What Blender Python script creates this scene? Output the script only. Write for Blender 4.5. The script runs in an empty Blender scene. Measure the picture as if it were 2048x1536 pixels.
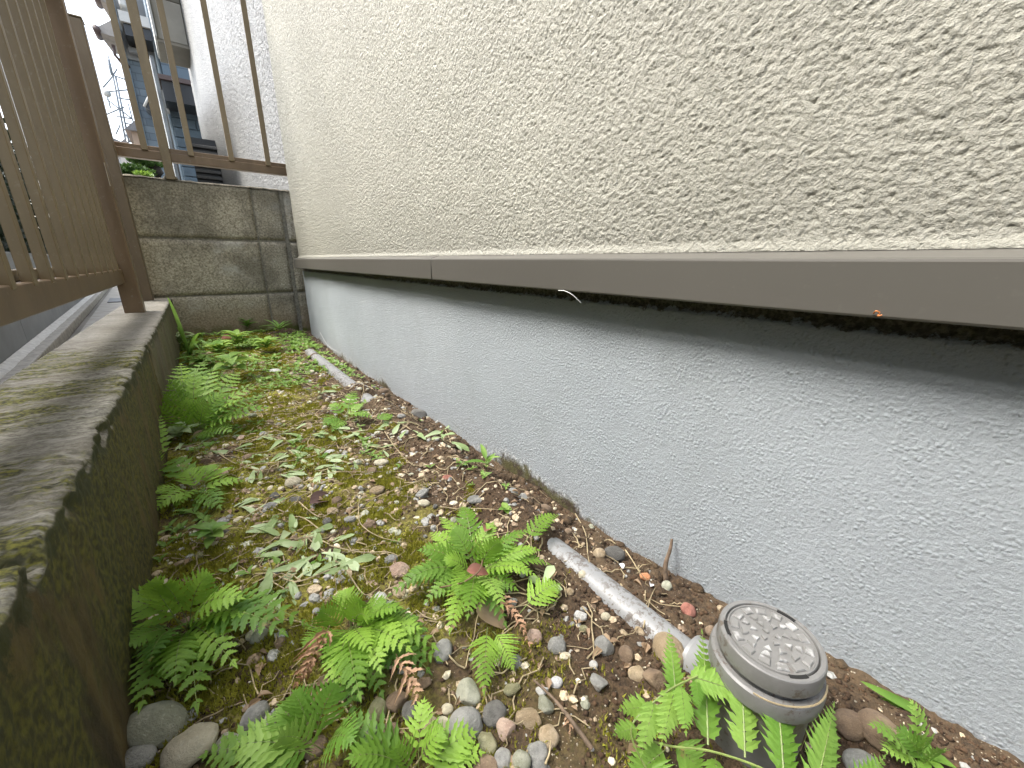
import bpy, math, random
import numpy as np
from mathutils import Vector, Matrix

R = random.Random(7)
PI = math.pi
SC = bpy.context.scene
COL = SC.collection

# ------------------------------------------------------------------ camera
RIGHT = Vector((0.79235, -0.61001, 0.00751))
UP = Vector((0.17481, 0.23882, 0.9552))
FWD = Vector((0.58448, 0.75555, -0.29586))
FPX = 790.65                                    # focal length in pixels of a 2048 px wide picture
cam_d = bpy.data.cameras.new('camera')
cam = bpy.data.objects.new('camera', cam_d)
COL.objects.link(cam)
cam.matrix_world = Matrix(((RIGHT.x, UP.x, -FWD.x, 0), (RIGHT.y, UP.y, -FWD.y, 0), (RIGHT.z, UP.z, -FWD.z, 0), (0, 0, 0, 1)))
cam_d.sensor_width = 36.0
cam_d.lens = FPX / 2048 * 36
cam_d.clip_start = 0.01
cam_d.clip_end = 2000
SC.camera = cam

# ------------------------------------------------------------------ light
SUN_EL, SUN_AZ = math.radians(55), math.radians(-62)      # azimuth from +Y, negative = towards -X
world = bpy.data.worlds.new('World')
SC.world = world
world.use_nodes = True
wn = world.node_tree
wn.nodes.clear()
sky = wn.nodes.new('ShaderNodeTexSky')
sky.sky_type = 'NISHITA'
sky.sun_disc = False
sky.sun_elevation = SUN_EL
sky.sun_rotation = SUN_AZ
sky.dust_density = 4.0
sky.air_density = 1.2
hs = wn.nodes.new('ShaderNodeHueSaturation')
hs.inputs['Saturation'].default_value = 0.55
cl_tc = wn.nodes.new('ShaderNodeTexCoord')
cl_n = wn.nodes.new('ShaderNodeTexNoise'); cl_n.inputs['Scale'].default_value = 3.2; cl_n.inputs['Detail'].default_value = 6
cl_r = wn.nodes.new('ShaderNodeMapRange')
cl_r.inputs['From Min'].default_value = 0.35; cl_r.inputs['From Max'].default_value = 0.7
cl_r.inputs['To Min'].default_value = 0.85; cl_r.inputs['To Max'].default_value = 1.35
cl_m = wn.nodes.new('ShaderNodeMix'); cl_m.data_type = 'RGBA'; cl_m.blend_type = 'MULTIPLY'; cl_m.inputs[0].default_value = 1
bg = wn.nodes.new('ShaderNodeBackground'); bg.inputs['Strength'].default_value = 0.14
wo = wn.nodes.new('ShaderNodeOutputWorld')
wl = wn.links.new
wl(sky.outputs[0], hs.inputs['Color']); wl(cl_tc.outputs['Generated'], cl_n.inputs['Vector'])
wl(cl_n.outputs[0], cl_r.inputs[0]); wl(hs.outputs[0], cl_m.inputs[6]); wl(cl_r.outputs[0], cl_m.inputs[7])
wl(cl_m.outputs[2], bg.inputs[0]); wl(bg.outputs[0], wo.inputs[0])

sun_d = bpy.data.lights.new('sun', 'SUN')
sun_d.energy = 1.5
sun_d.angle = math.radians(26)
sun_d.color = (1.0, 0.96, 0.88)
sun = bpy.data.objects.new('sun', sun_d)
COL.objects.link(sun)
sdir = Vector((math.sin(SUN_AZ) * math.cos(SUN_EL), math.cos(SUN_AZ) * math.cos(SUN_EL), math.sin(SUN_EL)))
sun.rotation_euler = sdir.to_track_quat('Z', 'Y').to_euler()
sun.location = sdir * 5

SC.view_settings.view_transform = 'Standard'
SC.view_settings.look = 'None'
SC.view_settings.gamma = 1.0
SC.view_settings.exposure = 2.12
SC.cycles.max_bounces = 8
SC.cycles.diffuse_bounces = 5
SC.cycles.caustics_reflective = False
SC.cycles.caustics_refractive = False

# ------------------------------------------------------------------ noise
_rng = np.random.RandomState(11)
_perm = _rng.permutation(512)
_perm = np.concatenate([_perm, _perm])
_ang = _rng.rand(512) * 2 * np.pi
_gx, _gy = np.cos(_ang), np.sin(_ang)

def perlin(x, y):
    x = np.asarray(x, float); y = np.asarray(y, float)
    xi = np.floor(x).astype(int); yi = np.floor(y).astype(int)
    xf = x - xi; yf = y - yi
    u = xf * xf * xf * (xf * (xf * 6 - 15) + 10); v = yf * yf * yf * (yf * (yf * 6 - 15) + 10)
    def g(ix, iy, dx, dy):
        h = _perm[(_perm[ix & 511] + iy) & 511]
        return _gx[h] * dx + _gy[h] * dy
    a = g(xi, yi, xf, yf); b = g(xi + 1, yi, xf - 1, yf)
    c = g(xi, yi + 1, xf, yf - 1); d = g(xi + 1, yi + 1, xf - 1, yf - 1)
    return (a + u * (b - a)) * (1 - v) + (c + u * (d - c)) * v

def fbm(x, y, octv=3, gain=0.5):
    s = 0; a = 1.0
    for k in range(octv):
        s = s + a * perlin(x * 2 ** k + 17.3 * k, y * 2 ** k + 9.1 * k); a *= gain
    return s

def sstep(a, b, x):
    t = np.clip((np.asarray(x, float) - a) / (b - a), 0, 1)
    return t * t * (3 - 2 * t)

PIPE_X = 0.255
def ground_h(x, y):
    z = -0.2925 + 0.006 * fbm(x * 14, y * 14, 2) + 0.0035 * fbm(x * 60 + 5, y * 60, 3)
    z = z + 0.018 * sstep(1.35, 1.85, y)
    w = sstep(0.265, 0.325, x)
    z = z + w * (-0.020 * sstep(0.02, 0.25, y) + 0.012 * sstep(0.06, -0.06, y))
    # soil shallow over the pipe except where it lies bare
    d = np.exp(-((x - PIPE_X) / 0.022) ** 2)
    bare = sstep(0.06, 0.10, y) * sstep(0.275, 0.245, y) + sstep(0.79, 0.81, y) * sstep(0.88, 0.86, y) + sstep(0.93, 0.96, y) * sstep(1.45, 1.40, y)
    z = z + d * (0.016 * (1 - bare) * sstep(0.05, 0.1, y) * sstep(1.6, 1.4, y) - 0.004 * bare)
    return z

def gz(x, y):
    return float(ground_h(np.float64(x), np.float64(y)))

# ------------------------------------------------------------------ picture rays, used only to find where things stand
def ray(u, v):
    return RIGHT * ((u - 1024) / FPX) - UP * ((v - 768) / FPX) + FWD
def at_z(u, v, z):
    d = ray(u, v); return d * (z / d.z)
def at_y(u, v, y):
    d = ray(u, v); return d * (y / d.y)
def at_x(u, v, x):
    d = ray(u, v); return d * (x / d.x)
def ground_at(u, v):
    z = -0.2925
    for _ in range(6):
        p = at_z(u, v, z); z = gz(p.x, p.y)
    return Vector((p.x, p.y, z))
def pix(p):
    c = p.dot(FWD)
    return 1024 + FPX * p.dot(RIGHT) / c, 768 - FPX * p.dot(UP) / c, c

# ------------------------------------------------------------------ objects
def tag(o, label, cat, group=None, kind=None):
    if label: o['label'] = label
    if cat: o['category'] = cat
    if group: o['group'] = group
    if kind: o['kind'] = kind
    return o
def empty(name, loc, label, cat, group=None):
    o = bpy.data.objects.new(name, None); COL.objects.link(o); o.location = loc
    o.empty_display_size = 0.02
    return tag(o, label, cat, group)
def link(name, me, m, parent=None, smooth=None):
    if m is not None and not me.materials: me.materials.append(m)
    o = bpy.data.objects.new(name, me); COL.objects.link(o)
    if parent:
        o.parent = parent
        o.matrix_parent_inverse = Matrix.Translation(-Vector(parent.location)) if parent.parent is None else Matrix.Identity(4)
    if smooth is not None:
        me.polygons.foreach_set('use_smooth', [smooth] * len(me.polygons))
    return o
def structure(o):
    o['kind'] = 'structure'; return o

class MB:
    def __init__(s): s.v = []; s.f = []
    def add(s, vs, fs):
        n = len(s.v); s.v += [tuple(p) for p in vs]; s.f += [tuple(i + n for i in f) for f in fs]
    def box(s, a, b, M=None, bev=0.0):
        x0, y0, z0 = a; x1, y1, z1 = b
        if bev <= 0:
            vs = [(x, y, z) for x in (x0, x1) for y in (y0, y1) for z in (z0, z1)]
            fs = [(0, 1, 3, 2), (4, 6, 7, 5), (0, 4, 5, 1), (2, 3, 7, 6), (0, 2, 6, 4), (1, 5, 7, 3)]
        else:
            vs = []; idx = {}
            for i, x in enumerate((x0, x1)):
                for j, y in enumerate((y0, y1)):
                    for k, z in enumerate((z0, z1)):
                        sx, sy, sz = (1 - 2 * i) * bev, (1 - 2 * j) * bev, (1 - 2 * k) * bev
                        for a_, p in enumerate(((x, y + sy, z + sz), (x + sx, y, z + sz), (x + sx, y + sy, z))):
                            idx[(i, j, k, a_)] = len(vs); vs.append(p)
            fs = []
            for i in (0, 1):
                fs.append([idx[(i, j, k, 0)] for j, k in ((0, 0), (1, 0), (1, 1), (0, 1))][::(1 if i else -1)])
                fs.append([idx[(j, i, k, 1)] for j, k in ((0, 0), (1, 0), (1, 1), (0, 1))][::(-1 if i else 1)])
                fs.append([idx[(j, k, i, 2)] for j, k in ((0, 0), (1, 0), (1, 1), (0, 1))][::(1 if i else -1)])
            for i in (0, 1):
                for j in (0, 1):
                    fs.append([idx[(i, j, 0, 0)], idx[(i, j, 1, 0)], idx[(i, j, 1, 1)], idx[(i, j, 0, 1)]])
                    fs.append([idx[(i, 0, j, 0)], idx[(i, 1, j, 0)], idx[(i, 1, j, 2)], idx[(i, 0, j, 2)]])
                    fs.append([idx[(0, i, j, 1)], idx[(1, i, j, 1)], idx[(1, i, j, 2)], idx[(0, i, j, 2)]])
                    for k in (0, 1):
                        fs.append([idx[(i, j, k, q)] for q in (0, 1, 2)])
        if M is not None: vs = [M @ Vector(p) for p in vs]
        s.add(vs, fs)
    def tube(s, pts, r, n=8, cap=True):
        pts = [Vector(p) for p in pts]; rr = r if isinstance(r, (list, tuple)) else [r] * len(pts)
        ref = Vector((0, 0, 1)); vs = []; fs = []
        for i, p in enumerate(pts):
            t = (pts[min(i + 1, len(pts) - 1)] - pts[max(i - 1, 0)]).normalized()
            a = t.cross(ref)
            if a.length < 0.05: a = t.cross(Vector((1, 0, 0)))
            a.normalize(); b = t.cross(a)
            for k in range(n):
                q = 2 * PI * k / n; vs.append(p + (a * math.cos(q) + b * math.sin(q)) * rr[i])
        for i in range(len(pts) - 1):
            for k in range(n):
                k2 = (k + 1) % n; fs.append((i * n + k, i * n + k2, (i + 1) * n + k2, (i + 1) * n + k))
        if cap:
            fs.append(tuple(range(n))[::-1]); fs.append(tuple((len(pts) - 1) * n + k for k in range(n)))
        s.add(vs, fs)
    def lathe(s, prof, c, n=48):
        vs = []; fs = []
        for r, z in prof:
            for k in range(n):
                q = 2 * PI * k / n; vs.append((c[0] + r * math.cos(q), c[1] + r * math.sin(q), c[2] + z))
        for i in range(len(prof) - 1):
            for k in range(n):
                k2 = (k + 1) % n; fs.append((i * n + k, i * n + k2, (i + 1) * n + k2, (i + 1) * n + k))
        fs.append(tuple((len(prof) - 1) * n + k for k in range(n)))
        s.add(vs, fs)
    def mesh(s, name):
        me = bpy.data.meshes.new(name); me.from_pydata(s.v, [], s.f); me.update(); return me
    def build(s, name, m, parent=None, smooth=False, fix=True):
        me = s.mesh(name)
        if fix:
            import bmesh
            bm = bmesh.new(); bm.from_mesh(me); bmesh.ops.recalc_face_normals(bm, faces=bm.faces); bm.to_mesh(me); bm.free()
        return link(name, me, m, parent, smooth)

def auto_smooth(o, deg=35):
    me = o.data
    me.polygons.foreach_set('use_smooth', [True] * len(me.polygons))
    try: me.set_sharp_from_angle(angle=math.radians(deg))
    except Exception: pass
    return o

def grid(name, P, m, parent=None, smooth=True, flip=False):
    """P: array (n, k, 3) of points -> one sheet."""
    n, k = P.shape[:2]
    me = bpy.data.meshes.new(name)
    me.vertices.add(n * k); me.vertices.foreach_set('co', P.reshape(-1).astype(np.float32))
    i = np.arange(n * k).reshape(n, k)
    q = np.stack([i[:-1, :-1], i[1:, :-1], i[1:, 1:], i[:-1, 1:]], -1).reshape(-1, 4)
    if flip: q = q[:, ::-1]
    me.loops.add(q.size); me.loops.foreach_set('vertex_index', q.reshape(-1).astype(np.int32))
    me.polygons.add(len(q)); me.polygons.foreach_set('loop_start', (np.arange(len(q)) * 4).astype(np.int32))
    me.update(calc_edges=True)
    return link(name, me, m, parent, smooth)

def soup(name, V, F, m, kind='stuff'):
    """V (n,3) array, F (m,k) array."""
    me = bpy.data.meshes.new(name)
    me.vertices.add(len(V)); me.vertices.foreach_set('co', V.reshape(-1).astype(np.float32))
    k = F.shape[1]
    me.loops.add(F.size); me.loops.foreach_set('vertex_index', F.reshape(-1).astype(np.int32))
    me.polygons.add(len(F)); me.polygons.foreach_set('loop_start', (np.arange(len(F)) * k).astype(np.int32))
    me.update(calc_edges=True)
    o = link(name, me, m)
    return o

def seq(stops):
    """[(position, step at that position)...] -> coordinates whose spacing grows."""
    out = [stops[0][0]]
    while out[-1] < stops[-1][0]:
        p = out[-1]; step = stops[-1][1]
        for (a, sa), (b, sb) in zip(stops, stops[1:]):
            if a <= p < b: step = sa + (sb - sa) * (p - a) / (b - a); break
        out.append(p + step)
    out[-1] = stops[-1][0]
    return np.array(out)

# ------------------------------------------------------------------ materials
class N:
    def __init__(s, name):
        s.m = bpy.data.materials.new(name); s.m.use_nodes = True; s.t = s.m.node_tree; s.t.nodes.clear()
        s.out = s.t.nodes.new('ShaderNodeOutputMaterial')
        s.b = s.t.nodes.new('ShaderNodeBsdfPrincipled'); s.t.links.new(s.b.outputs[0], s.out.inputs[0])
        s.tc = s.t.nodes.new('ShaderNodeTexCoord').outputs['Object']
        s.rough(0.8)
    def l(s, a, b): s.t.links.new(a, b)
    def setin(s, sock, v):
        if hasattr(v, 'links'): s.l(v, sock)
        else: sock.default_value = v
    def rough(s, v): s.setin(s.b.inputs['Roughness'], v)
    def color(s, v): s.setin(s.b.inputs['Base Color'], v if hasattr(v, 'links') else (*v[:3], 1))
    def coord(s, scale=(1, 1, 1), rot=(0, 0, 0)):
        n = s.t.nodes.new('ShaderNodeMapping'); s.l(s.tc, n.inputs[0]); n.inputs['Scale'].default_value = scale; n.inputs['Rotation'].default_value = rot
        return n.outputs[0]
    def noise(s, scale, detail=4, rough=0.5, vec=None, dist=0.0):
        n = s.t.nodes.new('ShaderNodeTexNoise'); s.l(vec or s.tc, n.inputs['Vector'])
        n.inputs['Scale'].default_value = scale; n.inputs['Detail'].default_value = detail; n.inputs['Roughness'].default_value = rough
        n.inputs['Distortion'].default_value = dist
        return n.outputs[0]
    def voro(s, scale, vec=None, feature='F1', out=0, rnd=1.0):
        n = s.t.nodes.new('ShaderNodeTexVoronoi'); n.feature = feature; s.l(vec or s.tc, n.inputs['Vector']); n.inputs['Scale'].default_value = scale
        n.inputs['Randomness'].default_value = rnd
        return n.outputs[out]
    def rng(s, v, a, b, c=0.0, d=1.0, smooth=True):
        n = s.t.nodes.new('ShaderNodeMapRange'); n.interpolation_type = 'SMOOTHSTEP' if smooth else 'LINEAR'; s.l(v, n.inputs[0])
        for k, x in zip((1, 2, 3, 4), (a, b, c, d)): n.inputs[k].default_value = x
        return n.outputs[0]
    def mix(s, fac, a, b, mode='MIX'):
        n = s.t.nodes.new('ShaderNodeMix'); n.data_type = 'RGBA'; n.blend_type = mode; s.setin(n.inputs[0], fac)
        for k, x in ((6, a), (7, b)):
            s.setin(n.inputs[k], x if hasattr(x, 'links') else (*x[:3], 1))
        return n.outputs[2]
    def math(s, op, a, b=0.0):
        n = s.t.nodes.new('ShaderNodeMath'); n.operation = op; s.setin(n.inputs[0], a); s.setin(n.inputs[1], b); return n.outputs[0]
    def xyz(s, k, vec=None):
        n = s.t.nodes.new('ShaderNodeSeparateXYZ'); s.l(vec or s.tc, n.inputs[0]); return n.outputs[k]
    def rand(s):
        return s.t.nodes.new('ShaderNodeObjectInfo').outputs['Random']
    def bump(s, h, strength=0.5, dist=0.002, prev=None):
        n = s.t.nodes.new('ShaderNodeBump'); n.inputs['Strength'].default_value = strength; n.inputs['Distance'].default_value = dist
        s.l(h, n.inputs['Height'])
        if prev: s.l(prev, n.inputs['Normal'])
        s.l(n.outputs[0], s.b.inputs['Normal']); return n.outputs[0]
    def geo(s, out='Position'):
        return s.t.nodes.new('ShaderNodeNewGeometry').outputs[out]

def m_plain(name, col, rough=0.6, var=0.12, scale=60, bump=0.0, metallic=0.0):
    n = N(name); a = n.noise(scale, 5, 0.6)
    c2 = tuple(c * (1 - var * 2) for c in col); c1 = tuple(min(1, c * (1 + var)) for c in col)
    n.color(n.mix(n.rng(a, 0.3, 0.7), c2, c1)); n.rough(rough); n.b.inputs['Metallic'].default_value = metallic
    if bump: n.bump(a, bump, 0.001)
    return n.m

def m_stucco(name, dark, light, bscale, bstr, bdist):
    n = N(name)
    big = n.noise(2.2, 4, 0.55); fine = n.noise(bscale, 5, 0.62); mid = n.noise(35, 3)
    c = n.mix(n.rng(big, 0.3, 0.7), dark, light)
    c = n.mix(n.rng(mid, 0.35, 0.7, 0, 0.25), c, tuple(x * 0.9 for x in dark))
    spot = n.voro(26); sz = n.noise(9, 2)
    c = n.mix(n.math('MULTIPLY', n.rng(spot, 0.055, 0.035), n.rng(sz, 0.60, 0.64)), c, (0.08, 0.07, 0.05))
    n.color(c); n.rough(0.48); n.b.inputs['Specular IOR Level'].default_value = 0.5
    b = n.bump(n.noise(140, 2, 0.5), 0.8, 0.0040); n.bump(fine, bstr, bdist, b)
    return n.m
M_STUCCO = m_stucco('cream_textured_coating', (0.31, 0.303, 0.252), (0.385, 0.376, 0.318), 290, 1.0, 0.0046)

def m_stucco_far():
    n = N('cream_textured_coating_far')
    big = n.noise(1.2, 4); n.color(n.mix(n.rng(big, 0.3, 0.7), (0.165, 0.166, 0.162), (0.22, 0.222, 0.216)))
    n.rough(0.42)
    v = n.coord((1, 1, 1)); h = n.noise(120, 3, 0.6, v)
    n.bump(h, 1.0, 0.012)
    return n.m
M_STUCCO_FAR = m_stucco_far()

def m_foundation():
    n = N('grey_painted_foundation')
    big = n.noise(3.0, 4); c = n.mix(n.rng(big, 0.3, 0.7), (0.375, 0.415, 0.445), (0.43, 0.47, 0.50))
    v = n.coord((1, 3, 14)); st = n.noise(30, 4, 0.6, v)
    c = n.mix(n.rng(st, 0.4, 0.75, 0, 0.08), c, (0.52, 0.55, 0.57))
    spot = n.voro(34); sz = n.noise(13, 2)
    c = n.mix(n.math('MULTIPLY', n.rng(spot, 0.05, 0.03), n.rng(sz, 0.60, 0.63)), c, (0.06, 0.055, 0.05))
    # soil smeared up the foot of the wall, paint chips and pale drips at its ragged edge
    z = n.xyz(2); y = n.xyz(1)
    rag = n.noise(85, 7, 0.78, n.coord((1, 1, 0.6))); rag2 = n.noise(5, 3)
    e = n.math('ADD', z, n.rng(rag, 0.25, 0.8, 0.004, -0.036, False))
    low = n.math('ADD', e, n.rng(rag2, 0.35, 0.7, 0.010, -0.026))
    low = n.math('ADD', low, n.rng(y, 0.08, -0.15, 0.0, -0.028))
    dirt = n.rng(low, -0.320, -0.338)
    spl = n.math('MULTIPLY', n.rng(low, -0.275, -0.322, 0, 0.6), n.rng(n.noise(260, 5, 0.75), 0.50, 0.62))
    c = n.mix(n.math('MULTIPLY', spl, n.rng(n.noise(12, 4), 0.42, 0.62)), c, (0.13, 0.10, 0.065))
    c = n.mix(n.rng(n.noise(7, 5, 0.7, n.coord((1, 1, 0.5))), 0.50, 0.72, 0, 0.28), c, (0.30, 0.33, 0.335))
    chip = n.math('MULTIPLY', n.rng(low, -0.316, -0.322), n.rng(n.noise(230, 3), 0.52, 0.6))
    c = n.mix(n.math('MULTIPLY', chip, 0.7), c, (0.78, 0.80, 0.80))
    c = n.mix(dirt, c, n.mix(n.rng(n.noise(120, 3), 0.4, 0.6), (0.055, 0.035, 0.018), (0.10, 0.095, 0.03)))
    # darker mottled band with ragged lower edge at the very top, under the drip edge
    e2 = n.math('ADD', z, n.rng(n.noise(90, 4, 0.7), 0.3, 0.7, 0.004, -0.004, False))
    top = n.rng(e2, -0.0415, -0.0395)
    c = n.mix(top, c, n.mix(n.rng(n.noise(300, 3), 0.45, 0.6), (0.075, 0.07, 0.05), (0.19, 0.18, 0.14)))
    n.color(c); n.rough(0.42); n.b.inputs['Specular IOR Level'].default_value = 0.55
    h = n.math('ADD', n.math('MULTIPLY', n.rng(n.voro(330), 0.0, 0.65, 1.0, 0.0), n.rng(n.noise(60, 3), 0.35, 0.65, 0.10, 0.42)), n.math('MULTIPLY', n.noise(380, 6, 0.75), 1.0))
    n.bump(h, 1.0, 0.0028)
    return n.m
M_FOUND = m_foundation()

def m_flash():
    n = N('taupe_painted_metal')
    a = n.noise(4, 3); c = n.mix(a, (0.088, 0.083, 0.072), (0.110, 0.104, 0.091))
    lump = n.voro(38); sz = n.noise(21, 2)
    lm = n.math('MULTIPLY', n.rng(lump, 0.05, 0.0), n.rng(sz, 0.52, 0.58))
    c = n.mix(n.math('MULTIPLY', n.rng(n.noise(200, 4), 0.62, 0.75), 0.08), c, (0.2, 0.19, 0.165))
    n.color(c); n.rough(0.34)
    b = n.bump(n.noise(120, 3), 0.12, 0.0008); n.bump(lm, 0.7, 0.0012, b)
    return n.m
M_FLASH = m_flash()

def m_bronze(name, col, spots=True):
    n = N(name)
    a = n.noise(14, 5, 0.65, n.coord((1, 1, 0.25))); c = n.mix(n.rng(a, 0.3, 0.7), tuple(x * 0.8 for x in col), tuple(x * 1.15 for x in col))
    c = n.mix(n.rng(n.noise(90, 4, 0.7), 0.58, 0.72, 0, 0.35), c, (0.30, 0.27, 0.20))
    n.color(c); n.rough(0.38); n.b.inputs['Metallic'].default_value = 0.25
    n.bump(n.noise(400, 2), 0.08, 0.0005)
    return n.m
M_BRONZE = m_bronze('bronze_aluminium', (0.165, 0.110, 0.062))
M_BRONZE2 = m_bronze('weathered_bronze_aluminium', (0.20, 0.150, 0.083))

def m_concrete(name, moss_top=0.5, moss_side=0.8, base=((0.085, 0.080, 0.062), (0.36, 0.345, 0.29))):
    """Old concrete with moss, sides streaked; moss follows real patches of growth."""
    n = N(name)
    g = n.noise(210, 6, 0.78, n.coord((0.8, 1.2, 1))); big = n.noise(9, 4, 0.6)
    board = n.noise(22, 6, 0.7, n.coord((1.0, 7.0, 1.0)))
    c = n.mix(n.rng(g, 0.3, 0.7), base[0], base[1])
    c = n.mix(n.rng(big, 0.38, 0.66, 0, 0.5), c, (0.12, 0.105, 0.08))
    c = n.mix(n.rng(board, 0.52, 0.62, 0, 0.5), c, (0.40, 0.385, 0.34))
    c = n.mix(n.rng(board, 0.46, 0.36, 0, 0.6 * moss_top), c, (0.085, 0.075, 0.045))
    nz = n.xyz(2, n.geo('Normal'))
    side = n.rng(nz, 0.6, 0.3)
    st = n.noise(32, 5, 0.65, n.coord((1, 1, 0.12)))
    sc = n.mix(n.rng(st, 0.32, 0.68), (0.030, 0.020, 0.006), (0.13, 0.092, 0.030))
    sm = n.mix(n.rng(n.noise(200, 3), 0.35, 0.7), (0.026, 0.028, 0.004), (0.12, 0.115, 0.012))
    sc = n.mix(n.rng(n.noise(17, 4, 0.6, n.coord((1, 1, 0.5))), 0.62 - 0.22 * moss_side, 0.72 - 0.2 * moss_side, 0, 0.85), sc, sm)
    c = n.mix(n.math('MULTIPLY', side, moss_side), c, sc)
    mt = n.noise(13, 5, 0.68, n.coord((0.55, 1.1, 1))); mt2 = n.noise(60, 4, 0.7, n.coord((0.4, 1.3, 1)))
    mk = n.math('MULTIPLY', n.rng(mt, 0.66 - 0.27 * moss_top, 0.70 - 0.18 * moss_top), n.rng(mt2, 0.40, 0.52))
    mc = n.mix(n.rng(n.noise(300, 3), 0.35, 0.7), (0.030, 0.030, 0.010), (0.17, 0.165, 0.025))
    topm = n.math('MULTIPLY', n.math('SUBTRACT', 1.0, side), mk)
    c = n.mix(topm, c, mc)
    edge = n.math('ADD', n.xyz(2), n.rng(n.noise(45, 5, 0.7), 0.3, 0.75, -0.016, 0.018, False))
    c = n.mix(n.math('MULTIPLY', n.math('MULTIPLY', n.rng(edge, -0.154, -0.146), side), 0.85 * moss_side), c, (0.030, 0.036, 0.010))
    n.color(c); n.rough(0.85)
    b = n.bump(g, 0.6, 0.0018); b = n.bump(board, 0.35, 0.002, b); n.bump(mt2, 0.4, 0.002, b)
    return n.m
M_KERB = m_concrete('mossy_concrete', 0.85, 0.95)
M_KERB2 = m_concrete('cleaner_concrete', 0.05, 0.7, ((0.17, 0.16, 0.135), (0.33, 0.315, 0.275)))

def m_block():
    n = N('weathered_block')
    n.tc = n.geo('Position')
    g = n.noise(160, 5, 0.75); big = n.noise(6, 5, 0.6)
    c = n.mix(n.rng(g, 0.30, 0.70), (0.175, 0.150, 0.100), (0.62, 0.56, 0.43))
    c = n.mix(n.rng(big, 0.42, 0.66, 0, 0.6), c, (0.10, 0.088, 0.062))
    c = n.mix(n.rng(n.noise(4.3, 4, 0.6, n.coord((1, 1, 1.4))), 0.55, 0.70, 0, 0.55), c, (0.60, 0.58, 0.52))
    c = n.mix(n.math('MULTIPLY', n.rng(n.voro(210), 0.30, 0.12), n.rng(n.noise(50, 3), 0.45, 0.6, 0.2, 0.85)), c, (0.075, 0.065, 0.045))
    z = n.xyz(2)
    top = n.math('ADD', z, n.rng(n.noise(12, 4, 0.6, n.coord((1, 1, 0.4))), 0.3, 0.7, -0.05, 0.05, False))
    c = n.mix(n.rng(top, 0.14, 0.25, 0, 0.5), c, (0.065, 0.058, 0.036))
    low = n.rng(n.math('ADD', z, n.rng(n.noise(14, 3), 0.3, 0.7, -0.03, 0.03, False)), -0.13, -0.26)
    c = n.mix(n.math('MULTIPLY', low, 0.6), c, (0.22, 0.155, 0.075))
    c = n.mix(n.math('MULTIPLY', n.rng(z, -0.235, -0.275), n.rng(n.noise(22, 4), 0.4, 0.6)), c, (0.09, 0.10, 0.02))
    n.color(c); n.rough(0.92); n.bump(g, 0.7, 0.0025)
    return n.m
M_BLOCK = m_block()
M_MORTAR = m_plain('old_mortar', (0.25, 0.23, 0.18), 0.95, 0.2, 130, 0.5)

def moss_mask(n):
    a = n.noise(16, 5, 0.65); x = n.xyz(0); y = n.xyz(1)
    m = n.rng(a, 0.40, 0.52)
    keep = n.rng(n.math('ADD', x, n.rng(n.noise(25, 3), 0.3, 0.7, -0.03, 0.03, False)), 0.19, 0.13)
    return n.math('MULTIPLY', n.math('MULTIPLY', m, keep), n.rng(y, 0.12, 0.30, 0.15, 1.0))

def m_ground():
    n = N('soil_and_moss')
    g = n.noise(260, 6, 0.75); big = n.noise(11, 4, 0.6)
    soil = n.mix(n.rng(g, 0.3, 0.7), (0.020, 0.012, 0.006), (0.125, 0.078, 0.041))
    soil = n.mix(n.rng(big, 0.4, 0.7, 0, 0.45), soil, (0.16, 0.115, 0.065))
    soil = n.mix(n.math('MULTIPLY', n.rng(n.voro(420), 0.22, 0.10), n.rng(n.noise(60, 3), 0.5, 0.6)), soil, (0.45, 0.39, 0.28))
    mk = moss_mask(n)
    mo = n.mix(n.rng(n.noise(340, 4, 0.7), 0.32, 0.68), (0.08, 0.075, 0.010), (0.37, 0.35, 0.055))
    mo = n.mix(n.rng(n.noise(28, 3), 0.45, 0.7, 0, 0.6), mo, (0.20, 0.155, 0.055))
    mk2 = n.math('MULTIPLY', mk, n.rng(n.noise(150, 4, 0.7), 0.34, 0.46))
    n.color(n.mix(mk2, soil, mo)); n.rough(0.95)
    b = n.bump(g, 0.9, 0.003); n.bump(n.noise(700, 3), 0.5, 0.0012, b)
    return n.m
M_GROUND = m_ground()

def m_stone(name, a, b, speck=None, rough=0.62, vein=None):
    n = N(name)
    r = n.rand()
    off = n.t.nodes.new('ShaderNodeVectorMath'); off.operation = 'ADD'; n.l(n.tc, off.inputs[0])
    cmb = n.t.nodes.new('ShaderNodeCombineXYZ'); n.l(n.math('MULTIPLY', r, 9.0), cmb.inputs[0]); n.l(cmb.outputs[0], off.inputs[1])
    v = off.outputs[0]
    f = n.noise(3.2, 6, 0.72, v); big = n.noise(0.9, 3, 0.5, v)
    c = n.mix(n.rng(big, 0.32, 0.68), a, b)
    c = n.mix(n.rng(f, 0.48, 0.72, 0, 0.5), c, tuple(x * 0.55 for x in a))
    c = n.mix(n.rng(n.noise(9, 4, 0.6, v), 0.55, 0.7, 0, 0.45), c, tuple(min(1, x * 1.5) for x in b))
    if speck: c = n.mix(n.rng(n.noise(14, 2, 0.5, v), 0.60, 0.66, 0, 0.9), c, speck)
    c = n.mix(n.rng(r, 0, 1, 0.0, 0.35, False), c, tuple(x * 0.6 for x in a), 'MIX')
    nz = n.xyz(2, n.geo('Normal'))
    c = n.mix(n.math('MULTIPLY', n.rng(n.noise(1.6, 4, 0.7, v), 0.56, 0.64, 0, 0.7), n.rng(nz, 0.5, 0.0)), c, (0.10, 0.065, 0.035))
    n.color(c); n.rough(rough)
    n.bump(n.noise(6, 6, 0.75, v), 0.55, 0.12)
    return n.m
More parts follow.
